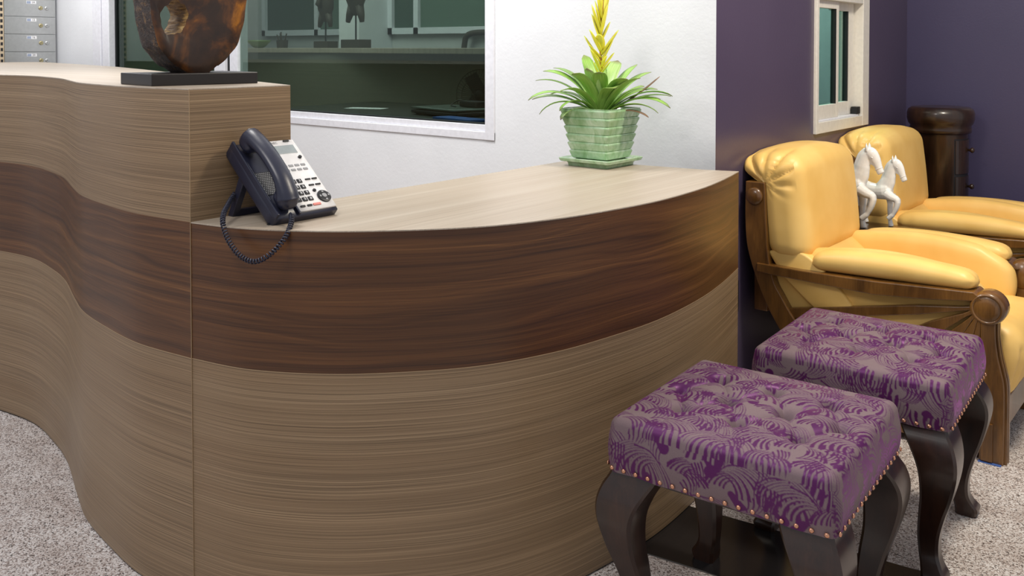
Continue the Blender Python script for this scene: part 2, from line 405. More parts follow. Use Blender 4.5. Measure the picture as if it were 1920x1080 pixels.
w2p('sash_rail', -0.052, -0.028, 3.835, 4.012, PZ0 + 0.053, 0.967, CFRAME)
w2p('sash_rail', -0.052, -0.028, 3.835, 4.012, 1.360, 1.395, CFRAME)
w2p('sash_stile', -0.052, -0.028, 4.012, 4.075, PZ0 + 0.053, 1.395, CFRAME)
w2p('gasket', -0.050, -0.029, 4.000, 4.012, 0.967, 1.360, RUBBER, 0)
w2p('pane', -0.042, -0.039, 3.835, 4.002, 0.967, 1.360, GLASS2, 0)
w2p('latch', -0.024, 0.004, 4.035, 4.078, PZ0 + 0.053, PZ0 + 0.085, RUBBER)
w2p('track', -0.026, 0.002, PY0 + .026, 4.06, PZ0 + 0.045, PZ0 + 0.053, WFRAME)

# ------------------------------------------------------------------ office behind the glass
ob = mk('wall_office', join(box(-9.6, WX - 0.1, 5.05, 5.15, 0, 2.8), box(-9.7, -9.6, 2.8, 5.15, 0, 2.8)), OFFWALL); tag(ob, kind='structure')
pil = mk('wall_office_pillar', box(-5.66, -5.42, 4.7, 5.05, 0, 2.8), WHITEWALL, ob)
DKPANE = plain('dark_far_pane', (62, 84, 74), 0.3); MIDPANE = plain('green_far_pane', (92, 116, 102), 0.4)
def farwin(nm, x0, x1, split, zb):
    t = thing(nm, 'far office window', None, ((x0 + x1) / 2, 5.05, zb)); t['kind'] = 'structure'; del t['label']
    cx = (x0 + x1) / 2
    def p(n, a, b, c, d, z0, z1, m): mk(n, box(a - cx, b - cx, c, d, z0 - zb, z1 - zb), m, t)
    p('frame', x0, x1, -0.05, 0, zb, zb + 0.05, WFRAME); p('frame', x0, x0 + 0.05, -0.05, 0, zb, 2.1, WFRAME); p('frame', x1 - 0.05, x1, -0.05, 0, zb, 2.1, WFRAME)
    p('mullion', split - 0.025, split + 0.025, -0.05, 0, zb, 2.1, WFRAME)
    p('pane', x0 + 0.05, split - 0.025, -0.02, 0, zb + 0.05, 2.1, DKPANE); p('pane', split + 0.025, x1 - 0.05, -0.02, 0, zb + 0.05, 2.1, MIDPANE)
farwin('window_3', -7.12, -5.72, -6.33, 1.31); farwin('window_4', -5.42, -4.3, -5.10, 1.31)
# back counter
bc = thing('office_counter', 'long dark counter with a pale rounded top behind the window glass', 'counter', (-5.0, 4.2, 0))
DKCTR = plain('dark_counter', (120, 120, 108), 0.6)
mk('body', box(-3.6, 3.1, -0.1, 0.42, 0, 1.165), DKCTR, bc)
cv = catmull([(-3.6, -.18), (-1.8, -.18), (-.8, -.16), (0.0, -0.12), (.7, -0.30), (1.6, -.42), (3.1, -.46)], 6)
mk('counter_top', prism(cv + [(3.1, 0.45), (-3.6, 0.45)], 1.165, 1.2, 'z'), OAKTOP, bc, uv=lambda c, i: (c.x, c.y), bevel=0.004)
# standing masks
MASKM = plain('dark_carved_wood', (62, 54, 44), 0.6)
def mask(loc, s, label):
    t = thing('carved_mask', label, 'mask', loc)
    mk('plinth', box(-.085 * s, .085 * s, -.05 * s, .05 * s, 0, .052 * s), MASKM, t, bevel=0.003)
    mk('rod', tube([(0, 0, .05 * s), (0, 0, .25 * s)], .006, 8), RUBBER, t)
    body = tube([(0, 0, .2 * s), (0, 0, .24 * s), (0, 0, .30 * s), (0, 0, .38 * s), (0, 0, .46 * s), (0, 0, .52 * s), (0, 0, .56 * s)], [.02 * s, .05 * s, .078 * s, .08 * s, .06 * s, .035 * s, .012 * s], 14, 0.6, up=(1, 0, 0))
    l1 = tube([(-.03 * s, 0, .26 * s), (-.06 * s, 0, .2 * s), (-.075 * s, 0, .16 * s)], [.03 * s, .022 * s, .014 * s], 8)
    l2 = tube([(.03 * s, 0, .26 * s), (.05 * s, 0, .2 * s), (.058 * s, 0, .16 * s)], [.03 * s, .022 * s, .014 * s], 8)
    nose = tube([(0, -.05 * s, .40 * s), (0, -.075 * s, .33 * s), (0, -.05 * s, .31 * s)], [.012 * s, .02 * s, .014 * s], 8)
    mk('mask_face', join(body, l1, l2, nose), MASKM, t, smooth=True)
mask((-5.23, 4.22, 1.2), 0.95, 'left of two dark carved masks on rods behind the glass')
mask((-4.83, 4.16, 1.2), 1.12, 'right of two dark carved masks on rods behind the glass')
# bowl, cup
t = mk('glass_bowl', xf(lathe([(.03, 0), (.05, .01), (.09, .05), (.095, .06), (.085, .055), (.045, .015), (.02, .01)], 20), Matrix.Identity(4)), plain('green_glass_bowl', (120, 140, 80), 0.15), smooth=True, loc=(-6.02, 4.2, 1.2))
tag(t, 'small green bowl on the counter behind the glass beside the wooden sculpture', 'bowl')
t = thing('pencil_cup', 'small cup of pencils on the counter behind the glass', 'cup', (-5.72, 4.2, 1.2))
mk('cup', lathe([(.04, 0), (.045, .06), (.042, .06), (.037, .004)], 16), MASKM, t)
for k in range(5):
    a = k * 1.25; mk('pencil', tube([(.012 * math.cos(a), .012 * math.sin(a), .01), (.05 * math.cos(a), .03 * math.sin(a), .10 + .01 * (k % 3))], .005, 6), MASKM, t)
# chair standing behind the office counter
oc_ = thing('bar_chair', 'dark high chair with an open arched back standing behind the office counter', 'chair', (-4.36, 4.86, 0), R(4))
mk('seat', rbox(-.2, .2, -.16, .16, .72, .77, .02, 6), MASKM, oc_, smooth=True)
for sx in (-1, 1):
    for sy in (-1, 1): mk('leg', tube([(sx * .17, sy * .13, .73), (sx * .18, sy * .14, 0)], .014, 8), MASKM, oc_)
mk('back_frame', tube(catmull([(-.2, .12, .75), (-.2, .13, 1.05), (-.2, .14, 1.22), (-.16, .14, 1.30), (0, .14, 1.315), (.16, .14, 1.30), (.2, .14, 1.22), (.2, .13, 1.05), (.2, .12, .75)], 5), .022, 10), MASKM, oc_, smooth=True)
mk('back_slat', rbox(-.19, .19, .125, .145, 1.02, 1.10, .008, 4), MASKM, oc_, smooth=True)
# green blind behind left pane
bl = thing('roller_blind', 'plain green roller blind behind the left window pane', 'blind', (-4.75, WY + 0.10, GZ0))
mk('blind_cloth', box(-.84, .56, 0, 0.006, 0.02, 1.05), plain('green_blind', (120, 150, 136), 0.8), bl); mk('bottom_bar', box(-.84, .56, -.008, 0.012, 0, 0.02), WFRAME, bl)
# desk behind glass with laptop and fan
dk = thing('office_desk', 'dark desk inside the office under the window glass', 'desk', (-3.2, 3.33, 0))
DESKM = plain('dark_desk_top', (46, 50, 44), 0.4)
mk('desk_top', box(-1.0, 1.3, -.49, .47, .83, .87), DESKM, dk, bevel=0.004)
for (x, y) in ((-.95, -.43), (-.95, .43), (1.22, -.43), (1.22, .43)): mk('leg', box(x, x + .05, y - .025, y + .025, 0, .83), DESKM, dk)
lp = thing('laptop', 'closed dark laptop with silver edge on the office desk behind the glass', 'laptop', (-3.06, 3.26, .87), R(-12))
mk('base', rbox(-.19, .19, -.13, .13, 0.004, .026, .008, 6), PHONEDK, lp, smooth=True)
mk('lid', rbox(-.19, .19, -.13, .13, .028, .04, .006, 6), plain('slate_lid', (96, 108, 104), 0.25), lp, smooth=True)
for (x, y) in ((-.16, -.1), (.16, -.1), (-.16, .1), (.16, .1)): mk('foot', box(x - .01, x + .01, y - .01, y + .01, 0, .005), RUBBER, lp)
bk = mk('blue_folder', rbox(-.14, .14, -.05, .05, 0, .014, .004, 3), plain('blue_folder', (46, 92, 170), 0.5), loc=(-2.80, 3.02, .87), rot=(0, 0, R(-10))); tag(bk, 'blue folder beside the laptop behind the glass', 'folder')
FZ = .185
fan = thing('desk_fan', 'black desk fan with wire guard behind the glass by the laptop', 'fan', (-3.50, 3.97, .74), R(25))
mk('base', lathe([(.09, 0), (.09, .015), (.03, .03), (.02, .04)], 24), PHONEDK, fan, smooth=True)
mk('stem', tube([(0, 0, .03), (0, 0, FZ - .03)], .014, 10), PHONEDK, fan)
mk('motor', xf(lathe([(.02, -.05), (.045, -.04), (.05, .02), (.03, .05), (.01, .055)], 20), Matrix.Translation((0, 0, FZ)) @ Matrix.Rotation(R(90), 4, 'X')), PHONEDK, fan, smooth=True)
gd = []
for k in range(48):
    a = 2 * PI * k / 48; c, s = math.cos(a), math.sin(a)
    gd.append(tube([(c * .04, -.075, FZ + s * .04), (c * .10, -.075, FZ + s * .10), (c * .145, -.045, FZ + s * .145), (c * .15, -.02, FZ + s * .15)], .0013, 4, caps=False))
for rr, yy in ((.04, -.076), (.10, -.076), (.15, -.02)): gd.append(tube([(math.cos(2 * PI * k / 40) * rr, yy, FZ + math.sin(2 * PI * k / 40) * rr) for k in range(41)], .002, 5, caps=False))
mk('wire_guard', join(*gd), RUBBER, fan)
for k in range(3):
    a = 2 * PI * k / 3
    mk('blade', xf(box(.02, .13, -.045, -.041, -.035, .045), Matrix.Translation((0, 0, FZ)) @ Matrix.Rotation(a, 4, 'Y') @ Matrix.Rotation(R(18), 4, 'X')), PHONEDK, fan)
fc = thing('low_cabinet', 'low dark cabinet under the desk fan behind the glass', 'cabinet', (-3.50, 3.965, 0))
mk('body', box(-.22, .22, -.125, .125, 0, .74), DESKM, fc, bevel=.004)
for k in range(3):
    dd_ = mk('drawer', box(-.20, .20, -.137, -.125, .06 + k * .22, .26 + k * .22), DESKM, fc, bevel=.003); mk('handle', box(-.05, .05, -.15, -.137, .17 + k * .22, .185 + k * .22), RUBBER, dd_)
ad = thing('router_box', 'small black box with a cable on the laptop behind the glass', 'router', (-2.96, 3.30, .911), R(-12))
mk('case', rbox(-.07, .07, -.04, .04, 0, .03, .005, 4), PHONEDK, ad); mk('cable', tube(catmull([(-.06, 0, .022), (-.11, -.01, .03), (-.14, -.03, .012), (-.11, -.06, .004), (-.05, -.075, .003)], 6), .003, 6), PHONEDK, ad, smooth=True)
# pale sheets added on the desk as stand-ins for white reflection streaks
for k, (x, y, rz, sx) in enumerate(((-3.75, 3.30, .35, .11), (-3.42, 3.52, -.5, .09))):
    o = mk('streak_sheet', rbox(-sx, sx, -.05, .05, 0, .003, .001, 3), LABELW, loc=(x, y, .87), rot=(0, 0, rz))
    tag(o, ('pale sheet standing in for a reflection streak, nearer the wooden sculpture', 'pale sheet standing in for a reflection streak, nearer the laptop')[k], 'reflection', 'added reflection streaks')

# ------------------------------------------------------------------ mailboxes on the left wall
mb = thing('mailbox_bank', 'bank of brushed steel locker boxes with locks and labels on the wall', 'lockers', (LX, 2.53, 1.0))
mk('carcass', box(0.0, 0.03, -.192, .155, -.02, .80), STEEL, mb, bevel=0.002)
BX = ['20', '16', '13', '1A', '10', '7', '4']
for k in range(7):
    z = 0.063 - .0 + k * .1125
    d = mk('door', box(0.03, 0.042, -.163, .150, z + .001, z + .1105), STEEL, mb, bevel=0.0015)
    lab = mk('label_plate', box(0.042, 0.044, -.03, .03, z + .082, z + .101), LABELW, d)
    mk('label_tab', box(0.0435, 0.0447, -.028, -.004, z + .084, z + .099), plain('blue_grey_tab', (150, 162, 186), .5) if k == 0 else bpy.data.materials['blue_grey_tab'], d)
    text('label_text', BX[k], .019, INK, d, Matrix.Translation((.0443, .012, z + .0915)) @ Matrix.Rotation(R(90), 4, 'Z') @ Matrix.Rotation(R(90), 4, 'X'))
    for y in (.058, .096):
        mk('lock', xf(lathe([(.013, 0), (.013, .004), (.010, .006), (.002, .0062)], 16), Matrix.Translation((.042, y, z + .057)) @ Matrix.Rotation(R(90), 4, 'Y')), BRASS if y < .08 else STEEL, d, smooth=False)
        mk('keyhole', box(.048, .0488, y - .007, y + .001, z + .0555, z + .0585), INK, d)
pv = mk('perforated_strip', box(0.03, 0.04, -.192, -.166, -.02, .80), BEIGE, mb)
for k in range(22): mk('slot', box(.0398, .0408, -.186, -.172, k * .036, k * .036 + .02), INK, pv)

# ------------------------------------------------------------------ reception counter
HL, HB, HU = 0.828, 0.534, 1.113
low_front = catmull([(-1.757, 1.052), (-1.61, 1.088), (-1.47, 1.167), (-1.36, 1.267), (-1.252, 1.405), (-1.183, 1.568), (-1.147, 1.735), (-1.126, 1.93), (-1.135, 2.15), (-1.163, 2.34), (-1.207, 2.54)], 8)
low_poly = low_front + [(-1.30, 2.507), (-1.50, 2.480), (-1.76, 2.455), (-1.757, 1.9)]
def path_prism(poly, z0, z1):
    return prism(poly, z0, z1, 'z')
def side_uv(poly):
    P = np.array(poly); d = np.r_[0, np.cumsum(np.linalg.norm(np.diff(P, axis=0), axis=1))]
    keys = {(round(float(p[0]), 4), round(float(p[1]), 4)): float(s) for p, s in zip(P, d)}
    return keys
def panel(name, poly, z0, z1, mat, parent, off=(0, 0), smooth=False):
    ks = side_uv(poly); ox, oy = off
    vf = prism([(p[0] - ox, p[1] - oy) for p in poly], z0, z1, 'z')
    ku = {(round(k[0] - ox, 4), round(k[1] - oy, 4)): s for k, s in ks.items()}
    def uv(co, i):
        k = (round(co.x, 4), round(co.y, 4))
        s = ku.get(k)
        if s is None: s = min(ku.items(), key=lambda q: (q[0][0] - k[0]) ** 2 + (q[0][1] - k[1]) ** 2)[1]
        return (s, co.z)
    o = mk(name, vf, mat, parent, uv=uv)
    for p in o.data.polygons:
        if abs(p.normal.z) < 0.5: p.use_smooth = True
    e = o.data.attributes.new('sharp_edge', 'BOOLEAN', 'EDGE')
    me = o.data
    bm = bmesh.new(); bm.from_mesh(me)
    for ed in bm.edges:
        if len(ed.link_faces) == 2 and ed.calc_face_angle(0) > R(28): ed.smooth = False
    bm.to_mesh(me); bm.free()
    return o
def grow(poly, n, d):
    """offset the first n points of the front line outwards"""
    P = np.array(poly[:n]); T = np.gradient(P, axis=0); T /= np.linalg.norm(T, axis=1)[:, None]
    N = np.stack([T[:, 1], -T[:, 0]], 1); return [tuple(p) for p in (P + N * d)] + list(poly[n:])
TRIM = plain('pale_edge_strip', (156, 132, 102), 0.5); KICK = plain('dark_kick_gap', (30, 26, 24), 0.8)
LO = (-1.45, 1.8)
lc = thing('reception_desk', 'low curved reception desk with walnut band and pale worktop holding the phone and plant', 'desk', (LO[0], LO[1], 0))
nf = len(low_front)
panel('kick_gap', grow(low_poly, nf, -0.004), 0.0, 0.005, KICK, lc, LO)
panel('lower_panel', low_poly, 0.005, HB - .0008, OAK, lc, LO)
panel('edge_trim', grow(low_poly, nf, 0.0006), HB - .0008, HB + .0008, TRIM, lc, LO)
panel('walnut_band', low_poly, HB + .0008, HL - .0025, WALNUT, lc, LO)
mk('worktop', prism([(p[0] - LO[0], p[1] - LO[1]) for p in grow(low_poly, nf, 0.0004)], HL - .0025, HL, 'z'), OAKTOP, lc, uv=lambda c, i: (c.y, c.x))
hi_front = [(-5.9, 1.25), (-5.2, 1.12), (-4.5, 1.04), (-3.9, 1.07), (-3.55, 1.14), (-3.18, 1.215), (-2.985, 1.237), (-2.79, 1.213), (-2.63, 1.178), (-2.42, 1.108), (-2.28, 1.066), (-2.12, 1.042), (-1.94, 1.029), (-1.757, 1.0505)]
hi_front = catmull(hi_front, 10)
hi_poly = hi_front + [(-1.757, 1.312), (-2.2, 1.46), (-2.9, 1.69), (-3.5, 1.89), (-4.1, 2.08), (-5.0, 2.3), (-5.9, 2.5)]
HO = (-3.0, 1.4)
hc = thing('reception_counter', 'tall wavy reception counter with walnut band under the wooden ring sculpture', 'counter', (HO[0], HO[1], 0))
nh = len(hi_front)
panel('kick_gap', grow(hi_poly, nh, -0.004), 0.0, 0.005, KICK, hc, HO)
panel('lower_panel', hi_poly, 0.005, HB - .0008, OAK, hc, HO)
panel('edge_trim', grow(hi_poly, nh, 0.0006), HB - .0008, HB + .0008, TRIM, hc, HO)
panel('walnut_band', hi_poly, HB + .0008, HL, WALNUT, hc, HO)
panel('upper_panel', hi_poly, HL, HU - .0025, OAK, hc, HO)
mk('worktop', prism([(p[0] - HO[0], p[1] - HO[1]) for p in grow(hi_poly, nh, 0.0004)], HU - .0025, HU, 'z'), OAKTOP, hc, uv=lambda c, i: (c.x, c.y))
mk('corner_trim', box(-1.7573 - HO[0], -1.7564 - HO[0], 1.0499 - HO[1], 1.0515 - HO[1], 0.005, HU - .001), TRIM, hc)

# ------------------------------------------------------------------ wooden ring sculpture
sc = thing('ring_sculpture', 'thick bark-edged wooden ring with off-centre hole on a black base', 'sculpture', (-2.00, 1.205, HU), R(-6))
mk('base', box(-.098, .082, -.134, .130, 0, .028), SLABBLK, sc, bevel=0.002)
def ring_pts(n, f): return [f(2 * PI * k / n) for k in range(n)]
NR = 96; NB = 7
orad = lambda a: 1 + 0.02 * math.sin(3 * a + 1) + 0.014 * math.sin(7 * a) + 0.008 * math.sin(17 * a)
hrad = lambda a: 1 + 0.10 * math.sin(2 * a + .6) + 0.05 * math.sin(5 * a) + .03 * math.sin(11 * a)
oc = (0.0, .203); hcn = (-.064, .158)
sgp = lambda v: math.copysign(abs(v) ** .97, v)
outer = lambda a, k=1.0: (oc[0] + .122 * sgp(math.cos(a)) * orad(a) * k, oc[1] + .176 * sgp(math.sin(a)) * orad(a) * k)
inner = lambda a, k=1.0: (hcn[0] + .031 * math.cos(a) * hrad(a) * k, hcn[1] + .042 * math.sin(a) * hrad(a) * k)
xf_, xb_ = .045, -.055
# bark rim
V, F = [], []
for j in range(NB):
    x = xb_ + (xf_ - .006 - xb_) * j / (NB - 1)
    for k in range(NR):
        a = 2 * PI * k / NR; p = outer(a, 1 + (0.014 * rng.normal() if 0 < j < NB - 1 else 0) + (0.012 if 0 < j < NB - 1 else 0)); V.append((x, p[0], p[1]))
for j in range(NB - 1):
    for k in range(NR): F.append((j * NR + k, j * NR + (k + 1) % NR, (j + 1) * NR + (k + 1) % NR, (j + 1) * NR + k))
mk('bark_rim', (V, F), BARK, sc, smooth=True)
# faces and hole
V, F = [], []; nring = 8
for side, x in ((0, xb_), (1, xf_)):
    off = len(V)
    for j in range(nring + 1):
        t_ = j / nring
        for k in range(NR):
            a = 2 * PI * k / NR; o_ = outer(a, 1.0 if j == nring else 0.985); i_ = inner(a)
            bx = x - (0.006 if side else -0.004) * (1 if j == nring else 0) + (0.004 * math.sin(PI * t_) if side else 0)
            V.append((bx, i_[0] + (o_[0] - i_[0]) * t_, i_[1] + (o_[1] - i_[1]) * t_))
    for j in range(nring):
        for k in range(NR): F.append((off + j * NR + k, off + j * NR + (k + 1) % NR, off + (j + 1) * NR + (k + 1) % NR, off + (j + 1) * NR + k))
mk('polished_face', (V, F), SCULPT, sc, smooth=True)
V, F = [], []
for j in range(7):
    x = xb_ + (xf_ - xb_) * j / 6
    for k in range(NR):
        a = 2 * PI * k / NR; p = inner(a, 1 + (.05 * rng.normal() if 0 < j < 6 else 0)); V.append((x, p[0], p[1]))
for j in range(6):
    for k in range(NR): F.append((j * NR + k, j * NR + (k + 1) % NR, (j + 1) * NR + (k + 1) % NR, (j + 1) * NR + k))
mk('hole_wall', (V, F), HOLE, sc, smooth=True)

# ------------------------------------------------------------------ desk telephone
ph = thing('desk_phone', 'dark blue and white desk telephone with a coiled cord hanging over the desk edge', 'telephone', (-1.582, 1.222, HL))
TH = R(41)
def PM(a, b, c):  # a across (+Y), b up the slope, c out of the face; origin front bottom middle
    return Vector((-b * math.cos(TH) + c * math.sin(TH), a, b * math.sin(TH) + c * math.cos(TH)))
MP = Matrix(((0, -math.cos(TH), math.sin(TH), 0), (1, 0, 0, 0), (0, math.sin(TH), math.cos(TH), 0), (0, 0, 0, 1))) @ Matrix.Translation((0, 0, .012))
def pp(name, vf, m, par=ph, **kw): return mk(name, xf(vf, MP), m, par, **kw)
PW, PL = .084, .226
body = pp('body', rbox(-PW, PW, .004, PL, -.030, .004, .006, 6), PHONEBLK, smooth=True)
for a0 in (-.074, .074): pp('foot', box(a0 - .012, a0 + .012, .000, .018, -.036, -.022), RUBBER)
tray = pp('handset_tray', join(box(-PW, -PW + .006, .006, PL - .002, 0, .016), box(-.026, -.020, .006, PL - .002, 0, .010)), PHONEBLK, bevel=.002)
plate = pp('key_plate', rbox(-.019, PW - .003, .012, PL - .004, 0, .0075, .003, 4), PHONEWHT, smooth=True)
def on(name, a0, a1, b0, b1, m, h=.0022, par=plate, bev=.0008): return pp(name, box(a0, a1, b0, b1, .0070, .0075 + h), m, par, bevel=bev)
on('display', .006, .070, .178, .204, LCD, .0008)
on('message_lamp', .050, .066, .2145, .219, PHONEDK)
text('maker_mark', 'NEC', .0085, GREYKEY, plate, MP @ Matrix.Translation((.024, .2135, .0078)))
for r_ in range(2):
    for c_ in range(5): on('line_key', -.010 + c_ * .0165, .002 + c_ * .0165, .138 - r_ * .013, .144 - r_ * .013, GREYKEY, .0015)
dg = ['123', '456', '789', '*0#']
for r_ in range(4):
    for c_ in range(3):
        a = -.006 + c_ * .0155; b = .094 - r_ * .0175
        kx = on('digit_key', a - .0058, a + .0058, b - .0055, b + .0055, PHONEDK)
        text('digit', dg[r_][c_], .009, LABELW, kx, MP @ Matrix.Translation((a, b, .0099)))
for r_ in range(2):
    for c_ in range(2): on('function_key', .042 + c_ * .018, .056 + c_ * .018, .094 - r_ * .0175, .098 - r_ * .0175, PHONEDK)
on('hold_key', -.012, .0, .021, .026, PHONEDK); on('transfer_key', .006, .018, .021, .026, PHONEDK); on('red_key', .022, .042, .021, .027, REDKEY)
def disc(a, b, r0, h, n=24): return xf(lathe([(r0, .007), (r0, .0075 + h), (r0 * .8, .0082 + h), (r0 * .05, .0082 + h)], n), Matrix.Translation((a, b, 0)))
nv = pp('cursor_pad', disc(.062, .042, .0165, .003), PHONEDK, plate, smooth=False)
pp('cursor_button', disc(.062, .042, .006, .0045), GREYKEY, nv)
for k in range(4): aa = k * PI / 2; pp('cursor_mark', xf(box(-.0025, .0025, .009, .013, .0115, .0122), Matrix.Translation((.062, .042, 0)) @ Matrix.Rotation(aa, 4, 'Z')), GREYKEY, nv)
pp('small_knob', disc(.066, .163, .0042, .004, 14), PHONEDK, plate); pp('small_key', disc(.047, .062, .004, .003, 14), PHONEDK, plate)
# speaker grille in the tray
gr = pp('speaker_grille', box(-.074, -.030, .070, .135, .003, .005), PHONEDK)
holes = []
for i in range(9):
    for j in range(13): holes.append(xf(lathe([(.0016, .0049), (.0014, .0056)], 6), Matrix.Translation((-.071 + i * .0048 + (j % 2) * .0024, .073 + j * .0048, 0))))
pp('grille_holes', join(*holes), GREYKEY, gr)
# handset: arched bar with two rounded ends
hs = []
ctr = catmull([(-.052, .030, .030), (-.052, .045, .041), (-.052, .075, .052), (-.052, .115, .056), (-.052, .155, .054), (-.052, .190, .046), (-.052, .212, .036)], 6)
nC = len(ctr); rad = [.021 + .004 * abs(2 * i / (nC - 1) - 1) ** 2 for i in range(nC)]
hs.append(tube(ctr, rad, 18, 0.95, up=(0, 0, 1)))
V_, F_ = hs[0]; V_ = []
for i, c in enumerate(ctr):
    f = 0.62 + .30 * abs(2 * i / (nC - 1) - 1) ** 3
    for k in range(18):
        p = Vector(hs[0][0][i * 18 + k]) - Vector(c); V_.append(tuple(Vector(c) + Vector((p.x * 1.12, p.y, p.z * f))))
hs = [(V_, F_)]
hs.append(rbox(-.076, -.029, .012, .062, .008, .046, .018, 10)); hs.append(rbox(-.077, -.028, .176, .226, .010, .052, .019, 10))
hsx = pp('handset', join(*hs), PHONEBLK, smooth=True); remesh(hsx, .0022, 8)
# stand
pp_st = mk('stand', join(xf(box(-.078, -.066, -.008, .008, 0, .115), Matrix.Translation((-.150, 0, .001)) @ Matrix.Rotation(R(26), 4, 'Y') @ Matrix.Rotation(R(90), 4, 'Z') @ Matrix.Identity(4)),) if False else
   join(prism([(-.176, 0), (-.158, 0), (-.112, .085), (-.122, .112)], -.080, -.064, 'y'), prism([(-.176, 0), (-.158, 0), (-.112, .085), (-.122, .112)], .064, .080, 'y'),
        box(-.172, -.156, -.075, .075, 0.0, .014), box(-.120, -.106, -.075, .075, .072, .09)), PHONEBLK, ph, bevel=.002)
# coiled cord
cp = catmull([(.016, -.052, .022), (.042, -.072, .010), (.062, -.103, -.014), (.054, -.132, -.042), (.028, -.150, -.058), (-.002, -.160, -.052), (-.026, -.166, -.034), (-.046, -.168, -.012), (-.064, -.164, .012), (-.088, -.146, .026), (-.118, -.118, .034), (-.142, -.092, .044), (-.150, -.078, .052)], 10)
cp = [Vector(p) for p in cp]; L = [0]
for i in range(1, len(cp)): L.append(L[-1] + (cp[i] - cp[i - 1]).length)
tot = L[-1]; turns = 62; hel = []; Np = turns * 12
prev = Vector((0, 0, 1)); 
for i in range(Np + 1):
    s = tot * i / Np; j = max(0, min(len(cp) - 2, int(np.searchsorted(L, s) - 1))); t_ = (s - L[j]) / max(1e-9, L[j + 1] - L[j])
    c = cp[j].lerp(cp[j + 1], t_); tg = (cp[j + 1] - cp[j]).normalized(); u = (prev - tg * prev.dot(tg)).normalized(); prev = u; v_ = tg.cross(u)
    a = 2 * PI * i / 12; hel.append(c + (u * math.cos(a) + v_ * math.sin(a)) * .0042)
cord = mk('coiled_cord', tube(hel, .0018, 6), PHONEBLK, ph, smooth=True)

# ------------------------------------------------------------------ potted bromeliad
pt = thing('potted_bromeliad', 'yellow-flowering bromeliad in a ribbed square green ceramic pot on the worktop', 'plant', (-1.612, 2.400, HL), R(-1))
pt.scale = (.95, .95, .97)
def sq(h0, z, r=.010, n=5):
    pts = []
    for (cx_, cy_, a0) in ((1, 1, 0), (-1, 1, 90), (-1, -1, 180), (1, -1, 270)):
        for k in range(n): a = R(a0 + 90 * k / (n - 1)); pts.append((cx_ * (h0 - r) + r * math.cos(a), cy_ * (h0 - r) + r * math.sin(a), z))
    return pts
def sqloft(rows):
    V, F = [], []
    for (h0, z) in rows: V += sq(h0, z)
    n = 20
    for i in range(len(rows) - 1):
        for k in range(n): F.append((i * n + k, i * n + (k + 1) % n, (i + 1) * n + (k + 1) % n, (i + 1) * n + k))
    F += [tuple(range(n))[::-1], tuple(range((len(rows) - 1) * n, len(rows) * n))]
    return V, F
sau = mk('saucer', sqloft([(.080, 0), (.082, .010), (.086, .013), (.100, .016), (.104, .026), (.101, .028), (.090, .024), (.02, .022)]), CELADON, pt, bevel=.0015)
rows = [(.06, .023)]
nb = 6; z0, z1 = .026, .186; b0, b1 = .070, .096
for k in range(nb):
    za = z0 + (z1 - z0) * k / nb; zb = z0 + (z1 - z0) * (k + 1) / nb; ha = b0 + (b1 - b0) * k / nb; hb_ = b0 + (b1 - b0) * (k + 1) / nb
    rows += [(ha - .001, za), (ha + .0015, za + .002), (hb_ + .004, zb - .006), (hb_ + .0035, zb - .003), (hb_ + .0005, zb)]
rows += [(.098, .188), (.092, .189), (.086, .180), (.084, .160), (.02, .158)]
mk('pot', sqloft(rows), CELADON, pt)
mk('soil', sqloft([(.083, .158), (.083, .166), (.03, .172), (.01, .173)]), SOIL, pt)
def leaf(name, az, length, width, rise, droop, m, base=(0, 0, .165), fold=.25, twist=0.0, n=14, pointed=.75):
    V, F, U = [], [], []
    p = Vector(base) + Vector((math.cos(az), math.sin(az), 0)) * .012; ang = rise
    for i in range(n + 1):
        t_ = i / n
        wd = width * 1.18 * (0.55 + 0.45 * math.sin(min(1, t_ / .55) * PI / 2)) * (1 if t_ < pointed else math.sqrt(max(0.0, 1 - ((t_ - pointed) / (1 - pointed)) ** 2)) * .96 + .04)
        d = Vector((math.cos(az) * math.cos(ang), math.sin(az) * math.cos(ang), math.sin(ang))); s = Vector((-math.sin(az), math.cos(az), 0)); nrm = s.cross(d) * -1
        tw = twist * t_; s2 = s * math.cos(tw) + nrm * math.sin(tw)
        for q in (-1, -.5, 0, .5, 1):
            V.append(p + s2 * (q * wd) + nrm * (fold * wd * (abs(q) ** 1.5) * (1 - .6 * t_))); U.append((t_, q * .5 + .5))
        p = p + d * (length / n); ang -= droop / n * (0.35 + 1.3 * t_)
    for i in range(n):
        for k in range(4): F.append((i * 5 + k, i * 5 + k + 1, (i + 1) * 5 + k + 1, (i + 1) * 5 + k))
    o = mk(name, (V, F), m, pt, smooth=True, uv=U); s = o.modifiers.new('solid', 'SOLIDIFY'); s.thickness = .0016; return o
